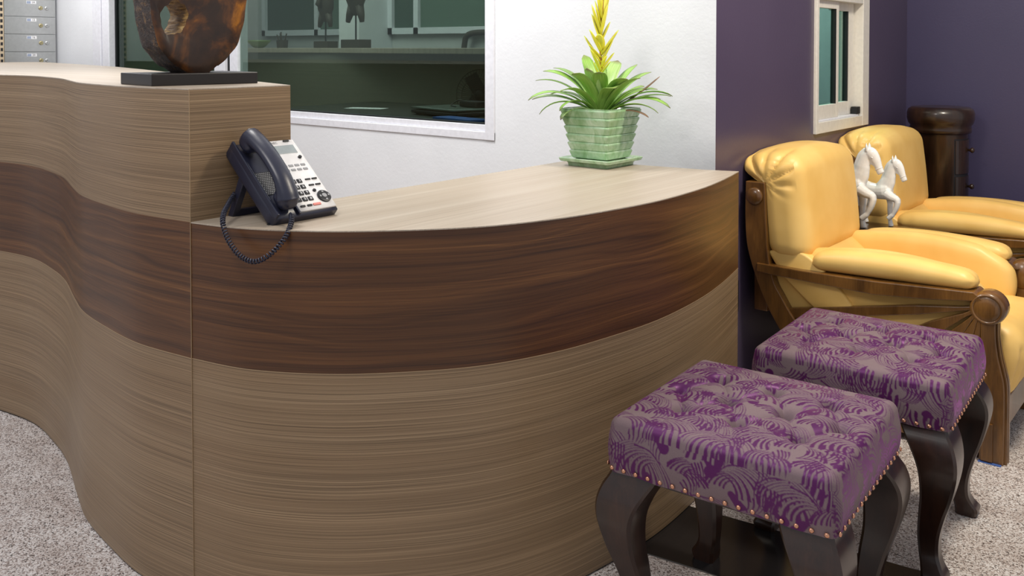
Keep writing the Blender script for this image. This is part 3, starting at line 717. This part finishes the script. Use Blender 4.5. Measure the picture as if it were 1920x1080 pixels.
# azimuths: 0 = +X; image right is about +40 deg, towards the camera about -63 deg
VR = R(39.5)
spec = [ # (azimuth relative to image right, length, width, rise, droop)
 (180, .26, .0135, 42, 92), (172, .25, .015, 52, 72), (188, .22, .015, 34, 100), (165, .25, .018, 62, 75), (196, .15, .018, 30, 110), (205, .17, .014, 46, 120),
 (120, .22, .020, 78, 40), (150, .24, .018, 66, 72), (225, .20, .020, 70, 70), (240, .185, .021, 74, 46), (262, .18, .022, 76, 60), (285, .165, .022, 70, 96), (300, .19, .020, 66, 70),
 (90, .21, .020, 72, 40), (60, .22, .021, 70, 45), (35, .225, .021, 62, 42), (20, .23, .020, 55, 50), (10, .21, .012, 44, 60), (0, .25, .013, 40, 75), (-8, .20, .016, 36, 60), (-16, .24, .012, 36, 88), (-25, .20, .015, 30, 80), (318, .20, .019, 60, 60), (340, .17, .016, 52, 50), (176, .235, .014, 34, 64), (158, .20, .016, 48, 88), (212, .19, .017, 58, 92), (28, .20, .016, 46, 66), (-4, .235, .012, 33, 52)]
for k, (az, ln, wd, ri, dr) in enumerate(spec):
    leaf('leaf', R(az) + VR, ln, wd, R(ri), R(dr), LEAF2 if k % 5 == 4 else LEAF, pointed=.70 + .1 * (k % 3) / 2, twist=.2 * (k % 3 - 1))
leaf('dry_leaf', R(4) + VR, .225, .0085, R(28), R(-18), DRYLEAF, fold=.5); leaf('dry_leaf', R(-34) + VR, .17, .009, R(18), R(55), DRYLEAF, fold=.4)
stk = catmull([(0, 0, .165), (.002, 0, .26), (-.002, 0, .36), (.001, .0, .45), (.006, .004, .55)], 6)
mk('flower_stalk', tube(stk, [.0055 - .003 * i / (len(stk) - 1) for i in range(len(stk))], 10), STEMM, pt, smooth=True)
def bract(z, az, ln, wd, rise):
    leaf('bract', R(az) + VR, ln, wd, R(rise), R(-14), BRACT, base=(-.010 * math.cos(R(az) + VR), -.010 * math.sin(R(az) + VR), z), fold=.7, n=8, pointed=.55)
for k, (z, az, ln, wd, ri) in enumerate([(.285, 175, .06, .006, 62), (.300, -5, .05, .009, 50), (.305, 200, .085, .009, 60), (.312, 15, .072, .008, 48), (.318, -20, .045, .011, 62),
     (.335, 165, .105, .011, 54), (.335, 8, .10, .013, 60), (.352, 190, .06, .008, 42), (.36, 0, .10, .0145, 52), (.368, 178, .085, .017, 60), (.375, 250, .06, .013, 60),
     (.40, 160, .10, .014, 68), (.405, 10, .07, .011, 62), (.42, 185, .11, .013, 70), (.43, -10, .10, .016, 74), (.45, 170, .09, .012, 74), (.455, 30, .11, .015, 72), (.48, 200, .09, .011, 78), (.49, 0, .09, .011, 82)]):
    bract(z, az, ln, wd, ri)

# ------------------------------------------------------------------ stools
SW, SD, CH, CT = .452, .440, .104, .458     # width, depth, cushion height, top height
def leaf_canvas(size=.72, px=.0006):
    n = int(size / px); A = np.zeros((n, n), np.float32); h = size / 2
    def stroke(pts, w0, w1, val):
        P = np.array(pts); m = w0 + w1 + .002
        i0 = np.clip(((P.min(0) - m + h) / px).astype(int), 0, n - 1); i1 = np.clip(((P.max(0) + m + h) / px).astype(int) + 1, 0, n)
        if (i1 - i0).min() < 2: return
        X, Y = np.meshgrid(np.arange(i0[0], i1[0]) * px - h, np.arange(i0[1], i1[1]) * px - h, indexing='ij')
        M = np.zeros(X.shape, bool)
        for k in range(len(P) - 1):
            a, b = P[k], P[k + 1]; d = b - a; L2 = (d ** 2).sum() + 1e-12
            t = np.clip(((X - a[0]) * d[0] + (Y - a[1]) * d[1]) / L2, 0, 1)
            wd = w0 + (w1 - w0) * (k + t) / (len(P) - 1)
            M |= ((X - a[0] - t * d[0]) ** 2 + (Y - a[1] - t * d[1]) ** 2) < wd ** 2
        A[i0[0]:i1[0], i0[1]:i1[1]][M] = val
    def fan(o, phi, ln, nst, spread, bend, w0, w1, val):
        for k in range(nst):
            q = (k / (nst - 1) - .5) * 2; a = phi + q * spread / 2; l = ln * (1 - .32 * q * q) * (.88 + .2 * random.random())
            p = np.array(o) + np.array([math.cos(phi), math.sin(phi)]) * (1 - abs(q)) * .012; pts = [p]
            for s in range(7):
                p = p + np.array([math.cos(a), math.sin(a)]) * l / 7; a += q * bend / 7; pts.append(p)
            stroke(pts, w0, w1, val)
    def comb(o, th, n, ln, droop, sg, rev, rl=.070):
        """half a drooping frond: strokes leave a curved rib tangentially and sweep down side by side"""
        for pas in ((0, 1) if not rev else (2,)):
            for k in range(n):
                f = k / (n - 1); ra = th + sg * .5 * f; p = np.array(o) + np.array([math.cos(th + sg * .25 * f), math.sin(th + sg * .25 * f)]) * rl * f
                a = ra + sg * .45; l = ln * (.62 + .38 * math.sin(PI * (k + 1.2) / (n + 1.2))) * (1 + .10 * math.sin(k * 5.1)) * (.93 if pas == 0 else 1)
                pts = [p]
                for q in range(8): p = p + np.array([math.cos(a), math.sin(a)]) * l / 8; a += sg * droop * (1.40 - .85 * f) / 8; pts.append(p)
                stroke(pts, *[(.0012, .0058, 1.0), (.0012, .0024, 0.0), (.0005, .0021, 1.0)][pas])
    A[:] = 0.0                                # taupe cloth woven with plum fronds
    gx, gy = .096, .064
    for j in range(6, -7, -1):
        for i in range(-5, 6):
            o = np.array([i * gx + (j % 2) * gx / 2 + .012 * math.sin(3 * i + j), j * gy + .010 * math.cos(2 * i + 5 * j)])
            rt = (i * 2 + j) % 3 != 0; th = (.45 if rt else PI - .45) + .35 * math.sin(1.7 * i + 2.9 * j); sg = -1 if rt else 1
            stroke([o + (.03 if rt else -.03, -.030), o + (.05 if rt else -.05, -.052)], .007, .011, 1.0)
            comb(o, th, 9, .092, 1.5, sg, False)
            comb(o, th, 8, .046, 1.0, -sg, True)
            stroke(catmull([tuple(o), tuple(o + np.array([math.cos(th), math.sin(th)]) * .03), tuple(o + np.array([math.cos(th + sg * .3), math.sin(th + sg * .3)]) * .062)], 4), .0011, .0016, 1.0)
            comb(o + (-.034 if rt else .034, -.006), PI - th, 6, .046, 1.2, -sg, True, .036)
    A = (A + np.roll(A, 1, 0) + np.roll(A, -1, 0)) / 3; A = (A + np.roll(A, 1, 1) + np.roll(A, -1, 1)) / 3
    return A, px, h
def cushion_mesh():
    step = .00135; hw, hd, r = SW / 2, SD / 2, .020
    nx = int(SW / step); ny = int(SD / step)
    gx = np.linspace(-hw, hw, nx + 1); gy = np.linspace(-hd, hd, ny + 1)
    X, Y = np.meshgrid(gx, gy, indexing='ij')
    rc = .022
    def rnd(X, Y):
        cx_ = np.clip(X, -(hw - rc), hw - rc); cy_ = np.clip(Y, -(hd - rc), hd - rc); dx = X - cx_; dy = Y - cy_
        both = (np.abs(dx) > 0) & (np.abs(dy) > 0); L = np.sqrt(dx ** 2 + dy ** 2) + 1e-12; mx = np.maximum(np.abs(dx), np.abs(dy))
        return np.where(both, cx_ + dx / L * mx, X), np.where(both, cy_ + dy / L * mx, Y)
    XR, YR = rnd(X, Y)
    de = np.minimum(hw - np.abs(X), hd - np.abs(Y)); d = np.clip(r - de, 0, r); Z = CT - (r - np.sqrt(np.clip(r * r - d * d, 0, None)))
    # button tufting: staggered dimples joined by diagonal creases
    btn = [(-.12, -.10), (.12, -.10), (0, -.10), (-.06, 0), (.06, 0), (-.17, 0), (.17, 0), (-.12, .10), (0, .10), (.12, .10)]
    T = np.zeros_like(X); edge = np.clip(de / .06, 0, 1)
    for (bx, by) in btn: T -= .024 * np.exp(-(((X - bx) / .017) ** 2 + ((Y - by) / .017) ** 2))
    def seg(a, b, amp, wd):
        a = np.array(a); b = np.array(b); dd = b - a; t = np.clip(((X - a[0]) * dd[0] + (Y - a[1]) * dd[1]) / (dd @ dd), 0, 1)
        ds = np.sqrt((X - a[0] - t * dd[0]) ** 2 + (Y - a[1] - t * dd[1]) ** 2); return -amp * np.exp(-ds / wd)
    for i, a in enumerate(btn):
        for b in btn[i + 1:]:
            if math.hypot(a[0] - b[0], a[1] - b[1]) < .125 and a[1] != b[1]: T += seg(a, b, .0085, .010)
    for (bx, by) in btn:
        if by < -.05: T += seg((bx, by), (bx * 1.05, -.19), .004, .007)
        if by > .05: T += seg((bx, by), (bx * 1.05, .19), .004, .007)
    Z = Z + T * (0.35 + .65 * edge) + .012 * np.clip(de / .10, 0, 1) ** .8
    A, px, h = leaf_canvas()
    def samp(u, v):
        i = np.clip(((u + h) / px).astype(int), 0, A.shape[0] - 1); j = np.clip(((v + h) / px).astype(int), 0, A.shape[1] - 1); return A[i, j]
    V = [np.stack([XR, YR, Z], -1).reshape(-1, 3)]; Mk = [samp(X, Y).reshape(-1)]
    I = np.arange((nx + 1) * (ny + 1)).reshape(nx + 1, ny + 1)
    F = [np.stack([I[:-1, :-1], I[1:, :-1], I[1:, 1:], I[:-1, 1:]], -1).reshape(-1, 4)]
    per = np.concatenate([I[:-1, 0], I[-1, :-1], I[:0:-1, -1], I[0, :0:-1]]); npz = len(per)
    PX, PY = X.reshape(-1)[per], Y.reshape(-1)[per]; RX, RY = XR.reshape(-1)[per], YR.reshape(-1)[per]; ZT = Z.reshape(-1)[per]
    nX = np.where(np.abs(PX) >= hw - 1e-9, np.sign(PX), 0.0); nY = np.where(np.abs(PY) >= hd - 1e-9, np.sign(PY), 0.0)
    nl = np.sqrt(nX ** 2 + nY ** 2); zb = CT - CH; ns = int((CH - r) / step); base = (nx + 1) * (ny + 1); prevr = per
    for k in range(1, ns + 1):
        t = k / ns; z = ZT + (zb - ZT) * t; bul = .006 * np.sin(PI * t) + .002 * np.sin(PX * 70) * np.sin(PY * 66) * t
        V.append(np.stack([RX + nX / nl * bul, RY + nY / nl * bul, z], -1)); dd = k * step + r * .3; Mk.append(samp(PX + nX * dd, PY + nY * dd))
        cur = base + (k - 1) * npz + np.arange(npz)
        F.append(np.stack([prevr, cur, np.roll(cur, -1), np.roll(prevr, -1)], -1)[:, ::-1][:, ::-1]); prevr = cur
    V = np.concatenate(V).astype(np.float32); F = np.concatenate(F).astype(np.int32); Mk = np.concatenate(Mk).astype(np.float32)
    me = bpy.data.meshes.new('cushion'); me.vertices.add(len(V)); me.vertices.foreach_set('co', V.reshape(-1))
    me.loops.add(F.size); me.loops.foreach_set('vertex_index', F.reshape(-1)); me.polygons.add(len(F))
    me.polygons.foreach_set('loop_start', np.arange(0, F.size, 4, dtype=np.int32)); me.polygons.foreach_set('use_smooth', np.ones(len(F), bool))
    me.update(calc_edges=True); me.validate(); at = me.attributes.new('leaf_mask', 'FLOAT', 'POINT'); at.data.foreach_set('value', Mk)
    me.materials.append(FABRIC); return me, btn
CUSH, BTN = cushion_mesh()
def cabriole():
    """square-section cabriole leg for the (+x,+y) corner, bending along the diagonal, origin at the stool centre"""
    ks = [ # z, offset of outer corner from cushion corner (+ = out), section side
      (.362, -.004, .100), (.345, .002, .100), (.322, .014, .098), (.292, .022, .090), (.255, .021, .078), (.20, .008, .064), (.15, -.008, .054), (.10, -.020, .046), (.06, -.021, .042), (.038, -.013, .045), (.022, -.002, .052), (.012, .0, .053), (0, -.004, .048)]
    ks = catmull(ks, 4); V, F = [], []
    for (z, o, s) in ks:
        ox, oy = SW / 2 + o - .004, SD / 2 + o - .004; c = .006
        V += [(ox, oy - c, z), (ox, oy - s + c, z), (ox - c, oy - s, z), (ox - s + c, oy - s, z), (ox - s, oy - s + c, z), (ox - s, oy - c, z), (ox - s + c, oy, z), (ox - c, oy, z)]
    n = 8
    for i in range(len(ks) - 1):
        for k in range(n): F.append((i * n + k, i * n + (k + 1) % n, (i + 1) * n + (k + 1) % n, (i + 1) * n + k))
    F += [tuple(range(n))[::-1], tuple(range((len(ks) - 1) * n, len(ks) * n))]
    return V, F
NAIL = None
def make_stool(label):
    global NAIL
    t = thing('footstool', label, 'stool', group='matching purple stools')
    c = bpy.data.objects.new('cushion', CUSH); COL.objects.link(c); c.parent = t
    for (bx, by) in BTN:
        if NAIL is None: pass
    b0 = None
    for (bx, by) in BTN:
        if b0 is None: b0 = mk('tuft_button', lathe([(.008, -.003), (.0085, 0), (.006, .003), (.001, .004)], 12), plain('purple_button', (96, 44, 98), .5), c, smooth=True, loc=(bx, by, CT - .0135))
        else: inst(b0, c, (bx, by, CT - .0135))
    mk('seat_board', box(-SW / 2 + .008, SW / 2 - .008, -SD / 2 + .008, SD / 2 - .008, CT - CH - .006, CT - CH + .01), DARKWOOD, t)
    cv_ = cabriole(); first = True
    for sx, sy in ((1, 1), (-1, 1), (-1, -1), (1, -1)):
        o = mk('leg', ([(x * sx, y * sy, z) for (x, y, z) in cv_[0]], cv_[1]), DARKWOOD, t)
        for p in o.data.polygons: p.use_smooth = True
        bm = bmesh.new(); bm.from_mesh(o.data)
        for e in bm.edges:
            if len(e.link_faces) == 2 and e.calc_face_angle(0) > R(28): e.smooth = False
        bm.to_mesh(o.data); bm.free()
    n0 = None; zb = CT - CH + .008
    for side in range(4):
        ln = SW if side % 2 == 0 else SD; other = SD if side % 2 == 0 else SW
        for k in range(17):
            q = -ln / 2 + .014 + (ln - .028) * k / 16; d = other / 2 + .0035
            loc = [(q, -d, zb), (d, q, zb), (q, d, zb), (-d, q, zb)][side]; rot = [(R(90), 0, 0), (0, R(90), 0), (R(-90), 0, 0), (0, R(-90), 0)][side]
            if n0 is None: n0 = mk('nail_head', lathe([(.0048, -.001), (.0046, .0008), (.003, .0024), (.0006, .0030)], 10), COPPER, t, smooth=True, loc=loc, rot=rot)
            else: inst(n0, t, loc, rot)
    return t
s1 = make_stool('purple leaf-patterned tufted stool in front, nearest the camera, copper nails along its edge'); s1.location = (-.782, 1.738, .0025); s1.rotation_euler = (0, 0, R(3))
s2 = copy_tree(s1); s2.location = (-.748, 2.335, 0); s2.rotation_euler = (0, 0, R(3 + 180)); s2['label'] = 'purple leaf-patterned tufted stool behind, between the front stool and the near armchair'

# ------------------------------------------------------------------ armchairs
CX0, CY0 = -.95, 2.877
AW = .56
def make_chair(label):
    t = thing('armchair', label, 'armchair', group='yellow armchairs')
    X_ = lambda x: x - CX0
    P2 = lambda pts: [(X_(x), z) for (x, z) in pts]
    rim_o = catmull([(-1.342, .748), (-1.343, .637), (-1.338, .546), (-1.324, .485), (-1.297, .409), (-1.266, .341), (-1.219, .265), (-1.16, .19), (-1.08, .11), (-1.0, .045), (-.955, 0)], 5)
    rim_i = catmull([(-.865, 0), (-.92, .06), (-1.0, .135), (-1.09, .222), (-1.168, .307), (-1.214, .376), (-1.24, .422), (-1.26, .503), (-1.268, .61), (-1.274, .748)], 5)
    for side in (0, 1):
        fy = lambda d: d if side == 0 else AW - d      # distance inward from outer face
        def pz(name, poly, d0, d1, m, bev=.003, par=t):
            a, b = fy(d0), fy(d1); return mk(name, prism(P2(poly), min(a, b), max(a, b), 'y'), m, par, bevel=bev)
        bp = pz('back_post', rim_o + rim_i, 0, .050, CHAIRWOOD)
        mk('knob', xf(lathe([(.030, 0), (.030, .004), (.026, .010), (.015, .015), (.001, .017)], 24), Matrix.Translation((X_(-1.309), 0 if side == 0 else AW, .700)) @ Matrix.Rotation(R(90 if side == 0 else -90), 4, 'X')), CHAIRWOOD, bp, smooth=True)
        pz('arm_rail', [(-1.298, .476), (-1.15, .473), (-.911, .477), (-.63, .491), (-.60, .47), (-.64, .463), (-.75, .448), (-.911, .434), (-1.24, .443), (-1.298, .447)], -.008, .085, CHAIRWOOD)
        # front post with flared lower half
        fp = pz('front_post', catmull([(-.612, .44), (-.612, .33), (-.616, .24), (-.613, .12), (-.612, 0)], 4) + catmull([(-.548, 0), (-.547, .12), (-.548, .225), (-.556, .27), (-.566, .315), (-.572, .37), (-.573, .44)], 4), 0.002, .058, CHAIRWOOD)
        pz('foot_block', [(-.606, .004), (-.575, .004), (-.575, .115), (-.606, .115)], -.006, .004, CHAIRWOOD, .002, fp)
        pz('post_bead', catmull([(-.540, .0), (-.540, .12), (-.541, .222), (-.549, .27), (-.559, .315), (-.566, .37), (-.567, .43)], 4) + catmull([(-.573, .43), (-.572, .37), (-.566, .315), (-.556, .27), (-.549, .225), (-.549, .12), (-.549, 0)], 4), .012, .020, CHAIRWOOD, .002, fp)
        pz('post_bead', catmull([(-.540, .0), (-.540, .12), (-.541, .222), (-.549, .27), (-.559, .315), (-.566, .37), (-.567, .43)], 4) + catmull([(-.573, .43), (-.572, .37), (-.566, .315), (-.556, .27), (-.549, .225), (-.549, .12), (-.549, 0)], 4), .032, .048, CHAIRWOOD, .002, fp)
        # hub: turned disc with raised ring
        hub = lathe([(.001, -.075), (.04, -.072), (.048, -.062), (.049, -.02), (.046, -.004), (.041, .003), (.038, .003), (.036, -.001), (.034, .0005), (.02, .003), (.001, .0035)], 36)
        mk('hub', xf(hub, Matrix.Translation((X_(-.594), -.006 if side == 0 else AW + .006, .447)) @ Matrix.Rotation(R(90 if side == 0 else -90), 4, 'X')), CHAIRWOOD, t, smooth=True)
        # sunburst slats from the hub to the curved leg
        def slat(x1, z1, w1, d0=.008):
            a = Vector((-.612, .444)); b = Vector((x1, z1)); d = (b - a).normalized(); n = Vector((-d.y, d.x)); k = a.lerp(b, .10); k2 = a.lerp(b, .30)
            poly = [a + n * .006, k + n * .006, k2 + n * (w1 * .42), b + n * w1 / 2, b - n * w1 / 2, k2 - n * (w1 * .42), k - n * .006, a - n * .006]
            pz('slat', [(p.x, p.y) for p in poly], d0, d0 + .022, CHAIRWOOD, .003)
        slat(-1.20, .318, .034); slat(-1.045, .165, .050, .006); slat(-.90, .055, .050, .008); slat(-.77, .03, .045, .006); slat(-.665, .03, .03, .008)
        pz('bottom_rail', [(-.96, .02), (-.61, .02), (-.61, .07), (-.99, .07)], .006, .036, CHAIRWOOD)
        pz('side_panel', [(-1.255, .455), (-.62, .455), (-.62, .07), (-.97, .07), (-1.16, .28), (-1.23, .39)], .034, .048, LEATHER, .004)
        pz('panel_seam', [(-1.142, .452), (-1.138, .452), (-1.105, .33), (-1.109, .33)], .031, .036, LEATHER, 0)
        # arm pad: long bolster lying on the rail, gathered at both ends
        def padf(q, p):
            u = (q[0] - X_(-1.122)) / .49; q[2] = .476 + (q[2] - .476) * (0.60 + .40 * math.sin(PI * min(max(u, 0), 1) ** .8) ** .55) + .012 * (u - .1)
            e = max(0, abs(u - .5) - .44) / .06
            if e > 0: q[2] += .0016 * math.sin(q[1] * 260) * e; q[1] += .0014 * math.sin(q[2] * 300) * e
            return q
        a, b = fy(.002), fy(.098)
        mk('arm_pad', rbox(X_(-1.122), X_(-.628), min(a, b), max(a, b), .474, .552, .038, 14, padf, (30, 16, 14)), LEATHER, t, smooth=True)
        # padded inner arm, scalloped at its front end
        def armf(q, p):
            u = (q[0] - X_(-1.18)) / .56
            q[2] += .030 * math.sin(PI * min(max(u, 0), 1)) * (1 if p[2] > 0 else 0) * max(0, p[2]) - .035 * max(0, u - .85) / .15 * max(0, p[2])
            q[0] += .018 * max(0, p[0]) * math.sin((q[2] - .36) / .16 * PI * 1.0 + .4) * (1 if q[2] > .36 else .3)
            return q
        a, b = fy(.050), fy(.132)
        mk('inner_arm', rbox(X_(-1.18), X_(-.622), min(a, b), max(a, b), .20, .525, .036, 14, armf, (26, 10, 20)), LEATHER, t, smooth=True)
    # seat: crowned cushion with a rounded ruffled front
    def seatf(q, p):
        q[2] += .018 * (1 - p[0] ** 2) * (1 - p[1] ** 2) * (1 if p[2] > 0 else 0)
        if p[2] < .2 and p[0] > .6: q[0] -= .035 * (.2 - p[2])
        if p[0] > .55 and p[2] < .55: q[0] += .0035 * math.sin(q[1] * 190) * (p[0] - .55) / .45
        return q
    mk('seat_cushion', rbox(X_(-1.20), X_(-.512), .060, AW - .060, .150, .385, .06, 20, seatf, (22, 44, 22)), LEATHER, t, smooth=True)
    mk('front_rail', box(X_(-.61), X_(-.56), .05, AW - .05, .07, .16), CHAIRWOOD, t, bevel=.004)
    mk('seat_apron', box(X_(-1.10), X_(-.62), .05, AW - .05, .10, .16), CHAIRWOOD, t, bevel=.004)
    # lower back: sloping gusset between the backrest and the arms
    lumb = []
    lp_ = catmull([(-1.27, .515), (-1.20, .530), (-1.150, .525), (-1.10, .495), (-1.03, .43), (-.97, .36)], 5) + [(-1.10, .34), (-1.22, .44)]
    mk('lower_back', prism(P2(lp_), .018, AW - .018, 'y'), LEATHER, t, bevel=.016, smooth=True)
    # backrest: rolled top, pleated at its upper corners
    def backf(q, p):
        zt = (q[2] - .49) / .35; y = p[1]
        q[0] += -.040 * zt
        q[2] += .026 * (1 - y * y) * max(0, zt) ** 2
        if p[0] > 0: q[0] += (.014 * (1 - y * y) * math.sin(PI * min(max(zt, 0), 1)) + .006) * p[0]
        if zt > .70 and p[0] < 0: q[0] += -.062 * min(1, (zt - .70) / .12) * -p[0]      # roll over the post tops
        if abs(y) > .50 and zt > .58 and p[0] < .9:     # gathered pleats fanning from the post top
            an = math.atan2(q[2] - .745, q[0] - X_(-1.275)); k = min(1, (abs(y) - .50) / .25) * min(1, (zt - .58) / .2) * min(1, (.9 - p[0]) / .4)
            rp = abs(math.sin(an * 5.5)) ** .6
            q[1] += (1 if y < 0 else -1) * .015 * k * (1 - rp); q[2] -= .008 * k * (1 - rp)
        return q
    mk('backrest', rbox(X_(-1.276), X_(-1.128), .006, AW - .006, .49, .838, .058, 30, backf, (34, 56, 50)), LEATHER, t, smooth=True)
    mk('back_panel', box(X_(-1.33), X_(-1.28), .045, AW - .045, .30, .72), CHAIRWOOD, t, bevel=.006)
    # short felt strip under the front post
    mk('felt_pad', box(X_(-.612), X_(-.552), -.010, .03, 0, .002), BLUE, t)
    return t
c1 = make_chair('yellow leather armchair with carved sunburst side, nearer one, behind the stools'); c1.location = (CX0, CY0, 0)
c2 = copy_tree(c1); c2.location = (CX0, CY0 + .90, 0); c2['label'] = 'farther yellow leather armchair, beside the drum cabinet and behind the horses'

# ------------------------------------------------------------------ side table and ceramic horses
st = thing('side_table', 'low dark wooden side table between the armchairs carrying the white horses', 'table', (-1.10, 3.61, 0))
mk('table_top', rbox(-.19, .20, -.125, .125, .478, .50, .008, 6), DARKWOOD, st, smooth=True)
for sx in (-1, 1):
    for sy in (-1, 1): mk('leg', tube([(sx * .16, sy * .10, .48), (sx * .16, sy * .10, .25), (sx * .165, sy * .103, 0)], [.016, .014, .011], 10), DARKWOOD, st, smooth=True)
mk('apron', box(-.17, .17, -.105, .105, .44, .478), DARKWOOD, st)
def horse(label, loc, s, rz, lift_side, var):
    t = thing('horse_figurine', label, 'figurine', loc, rz, 'white ceramic horses')
    parts = []
    # trunk along +x, chest at front
    parts.append(tube([(-.135, 0, .165), (-.12, 0, .172), (-.085, 0, .176), (-.04, 0, .168), (0, 0, .166), (.035, 0, .172), (.058, 0, .180), (.072, 0, .180)], [.012, .034, .042, .038, .038, .043, .038, .016], 16, .82))
    # neck arched upward
    parts.append(tube(catmull([(.030, 0, .185), (.052, 0, .225), (.062, 0, .262), (.072, 0, .292), (.088, 0, .308)], 4), [.044, .042, .040, .038, .036, .033, .031, .030, .028, .027, .026, .0255, .025, .0245, .024, .023, .022][:17], 14, .62))
    # head: poll to muzzle, pointing forward and down
    parts.append(tube(catmull([(.078, 0, .316), (.096, 0, .306), (.112, 0, .284), (.124, 0, .258), (.132, 0, .238), (.136, 0, .230)], 4), [.014, .021, .0245, .0255, .0255, .025, .024, .023, .0215, .020, .0185, .017, .016, .0155, .0155, .0155, .0155, .015, .0145, .013, .009][:21], 14, .68))
    parts.append(tube([(.104, 0, .276), (.098, 0, .262)], [.016, .010], 10, .6))
    for sy in (-1, 1):
        parts.append(tube([(.078, sy * .010, .318), (.080, sy * .013, .334), (.080, sy * .013, .352)], [.0085, .0085, .0015], 8, .6))
    def leg(pts, rad): parts.append(tube(catmull(pts, 3), np.interp(np.linspace(0, 1, (len(pts) - 1) * 3 + 1), np.linspace(0, 1, len(rad)), rad).tolist(), 10))
    f = lift_side
    # raised foreleg, folded at the knee
    leg([(.055, f * .020, .165), (.085, f * .022, .150), (.112, f * .022, .138), (.108, f * .022, .105), (.094, f * .022, .074), (.086, f * .022, .060)], [.026, .021, .016, .013, .010, .010])
    leg([(.090, f * .022, .066), (.074, f * .022, .052), (.066, f * .022, .044)], [.011, .012, .012])
    # standing foreleg
    leg([(.050, -f * .020, .160), (.052, -f * .021, .110), (.050, -f * .021, .085), (.050, -f * .021, .035), (.054, -f * .021, .012), (.056, -f * .021, 0.001)], [.026, .016, .014, .010, .012, .013])
    for sy in (-1, 1):
        o_ = .012 * sy
        leg([(-.095 + o_, sy * .020, .165), (-.082 + o_, sy * .022, .120), (-.100 + o_, sy * .022, .080), (-.094 + o_, sy * .022, .030), (-.088 + o_, sy * .022, .001)], [.034, .024, .014, .010, .013])
    leg([(-.132, 0, .172), (-.152, 0, .150), (-.158, 0, .105), (-.150, 0, .060)], [.010, .014, .014, .004])
    # mane ridge and bridle bands
    parts.append(tube(catmull([(.020, 0, .222), (.034, 0, .262), (.048, 0, .298), (.072, 0, .322)], 4), .011, 10, .7))
    sc_ = lambda vf: ([(x * s, y * s, z * s) for (x, y, z) in vf[0]], vf[1])
    b = mk('body', sc_(join(*parts)), CERAMIC, t, smooth=True); remesh(b, .0026 * s, 5)
    mk('nose_band', sc_(tube([(.124 + .0 * k, math.cos(2 * PI * k / 20) * .0125, .250 + math.sin(2 * PI * k / 20) * .0) if False else (.126 + math.sin(2 * PI * k / 20) * .0150, math.cos(2 * PI * k / 20) * .0112, .250 + math.sin(2 * PI * k / 20) * .0075) for k in range(21)], .0015, 6, caps=False)), CERAMIC, b, smooth=True)
    for sy in (-1, 1): mk('eye', sc_(xf(lathe([(.003, 0), (.0035, .001), (.0005, .002)], 10), Matrix.Translation((.104, sy * .0155, .293)) @ Matrix.Rotation(R(-90 * sy), 4, 'X'))), CERAMIC, b, smooth=True)
    return t
horse('larger white ceramic horse with raised foreleg between the two armchairs', (-1.232, 3.565, .50), .96, R(-8), -1, 0)
horse('smaller white ceramic horse in front, to the right of the larger one', (-1.152, 3.672, .50), .81, R(-14), -1, 1)

# ------------------------------------------------------------------ drum cabinet in the corner
cb = thing('drum_cabinet', 'dark round wooden drum cabinet with thick rolled top in the aubergine corner', 'cabinet', (-1.155, 4.575, 0))
CR = .118
mk('body', lathe([(CR - .004, 0), (CR, .01), (CR, .80), (CR + .002, .805)], 48), CABWOOD, cb, smooth=False)
for p in cb.children[0].data.polygons: p.use_smooth = abs(p.normal.z) < .5
mk('rolled_top', lathe([(CR, .80), (CR + .014, .806), (CR + .016, .822), (CR + .012, .836), (CR + .022, .848), (CR + .028, .87), (CR + .028, .895), (CR + .022, .913), (CR + .008, .923), (CR - .02, .926), (.01, .926)], 48), CABWOOD, cb, smooth=True)
def arc_panel(a0, a1, z0, z1, r0, r1, n=12):
    V, F = [], []
    for k in range(n + 1):
        a = a0 + (a1 - a0) * k / n
        for (r, z) in ((r0, z0), (r1, z0), (r1, z1), (r0, z1)): V.append((r * math.cos(a), r * math.sin(a), z))
    for k in range(n):
        for j in range(4): F.append((k * 4 + j, k * 4 + (j + 1) % 4, (k + 1) * 4 + (j + 1) % 4, (k + 1) * 4 + j))
    F += [(0, 1, 2, 3), (n * 4 + 3, n * 4 + 2, n * 4 + 1, n * 4)]
    return V, F
for k in range(4):
    z1_ = .775 - k * .168; z0_ = z1_ - .155
    mk('drawer_gap', arc_panel(R(-46), R(46), z0_ - .006, z1_ + .006, CR - .004, CR + .0006), INK, cb)
    d = mk('drawer', arc_panel(R(-43.5), R(43.5), z0_, z1_, CR - .002, CR + .004), CABWOOD, cb, bevel=.0015)
    mk('knob', xf(lathe([(.005, 0), (.006, .008), (.012, .014), (.013, .020), (.008, .026), (.001, .028)], 16), Matrix.Translation((CR + .003, 0, (z0_ + z1_) / 2 + .03)) @ Matrix.Rotation(R(90), 4, 'Y')), CABWOOD, d, smooth=True)

# wall socket low on the aubergine wall
ws = thing('wall_socket', 'small dark socket plate low on the aubergine wall beside the armchair', 'socket', (WX, 2.83, .30))
mk('plate', rbox(0, .008, -.035, .035, 0, .11, .003, 4), plain('smoked_plate', (40, 38, 46), .3), ws); mk('rocker', box(.008, .011, -.012, .012, .035, .075), PHONEDK, ws)
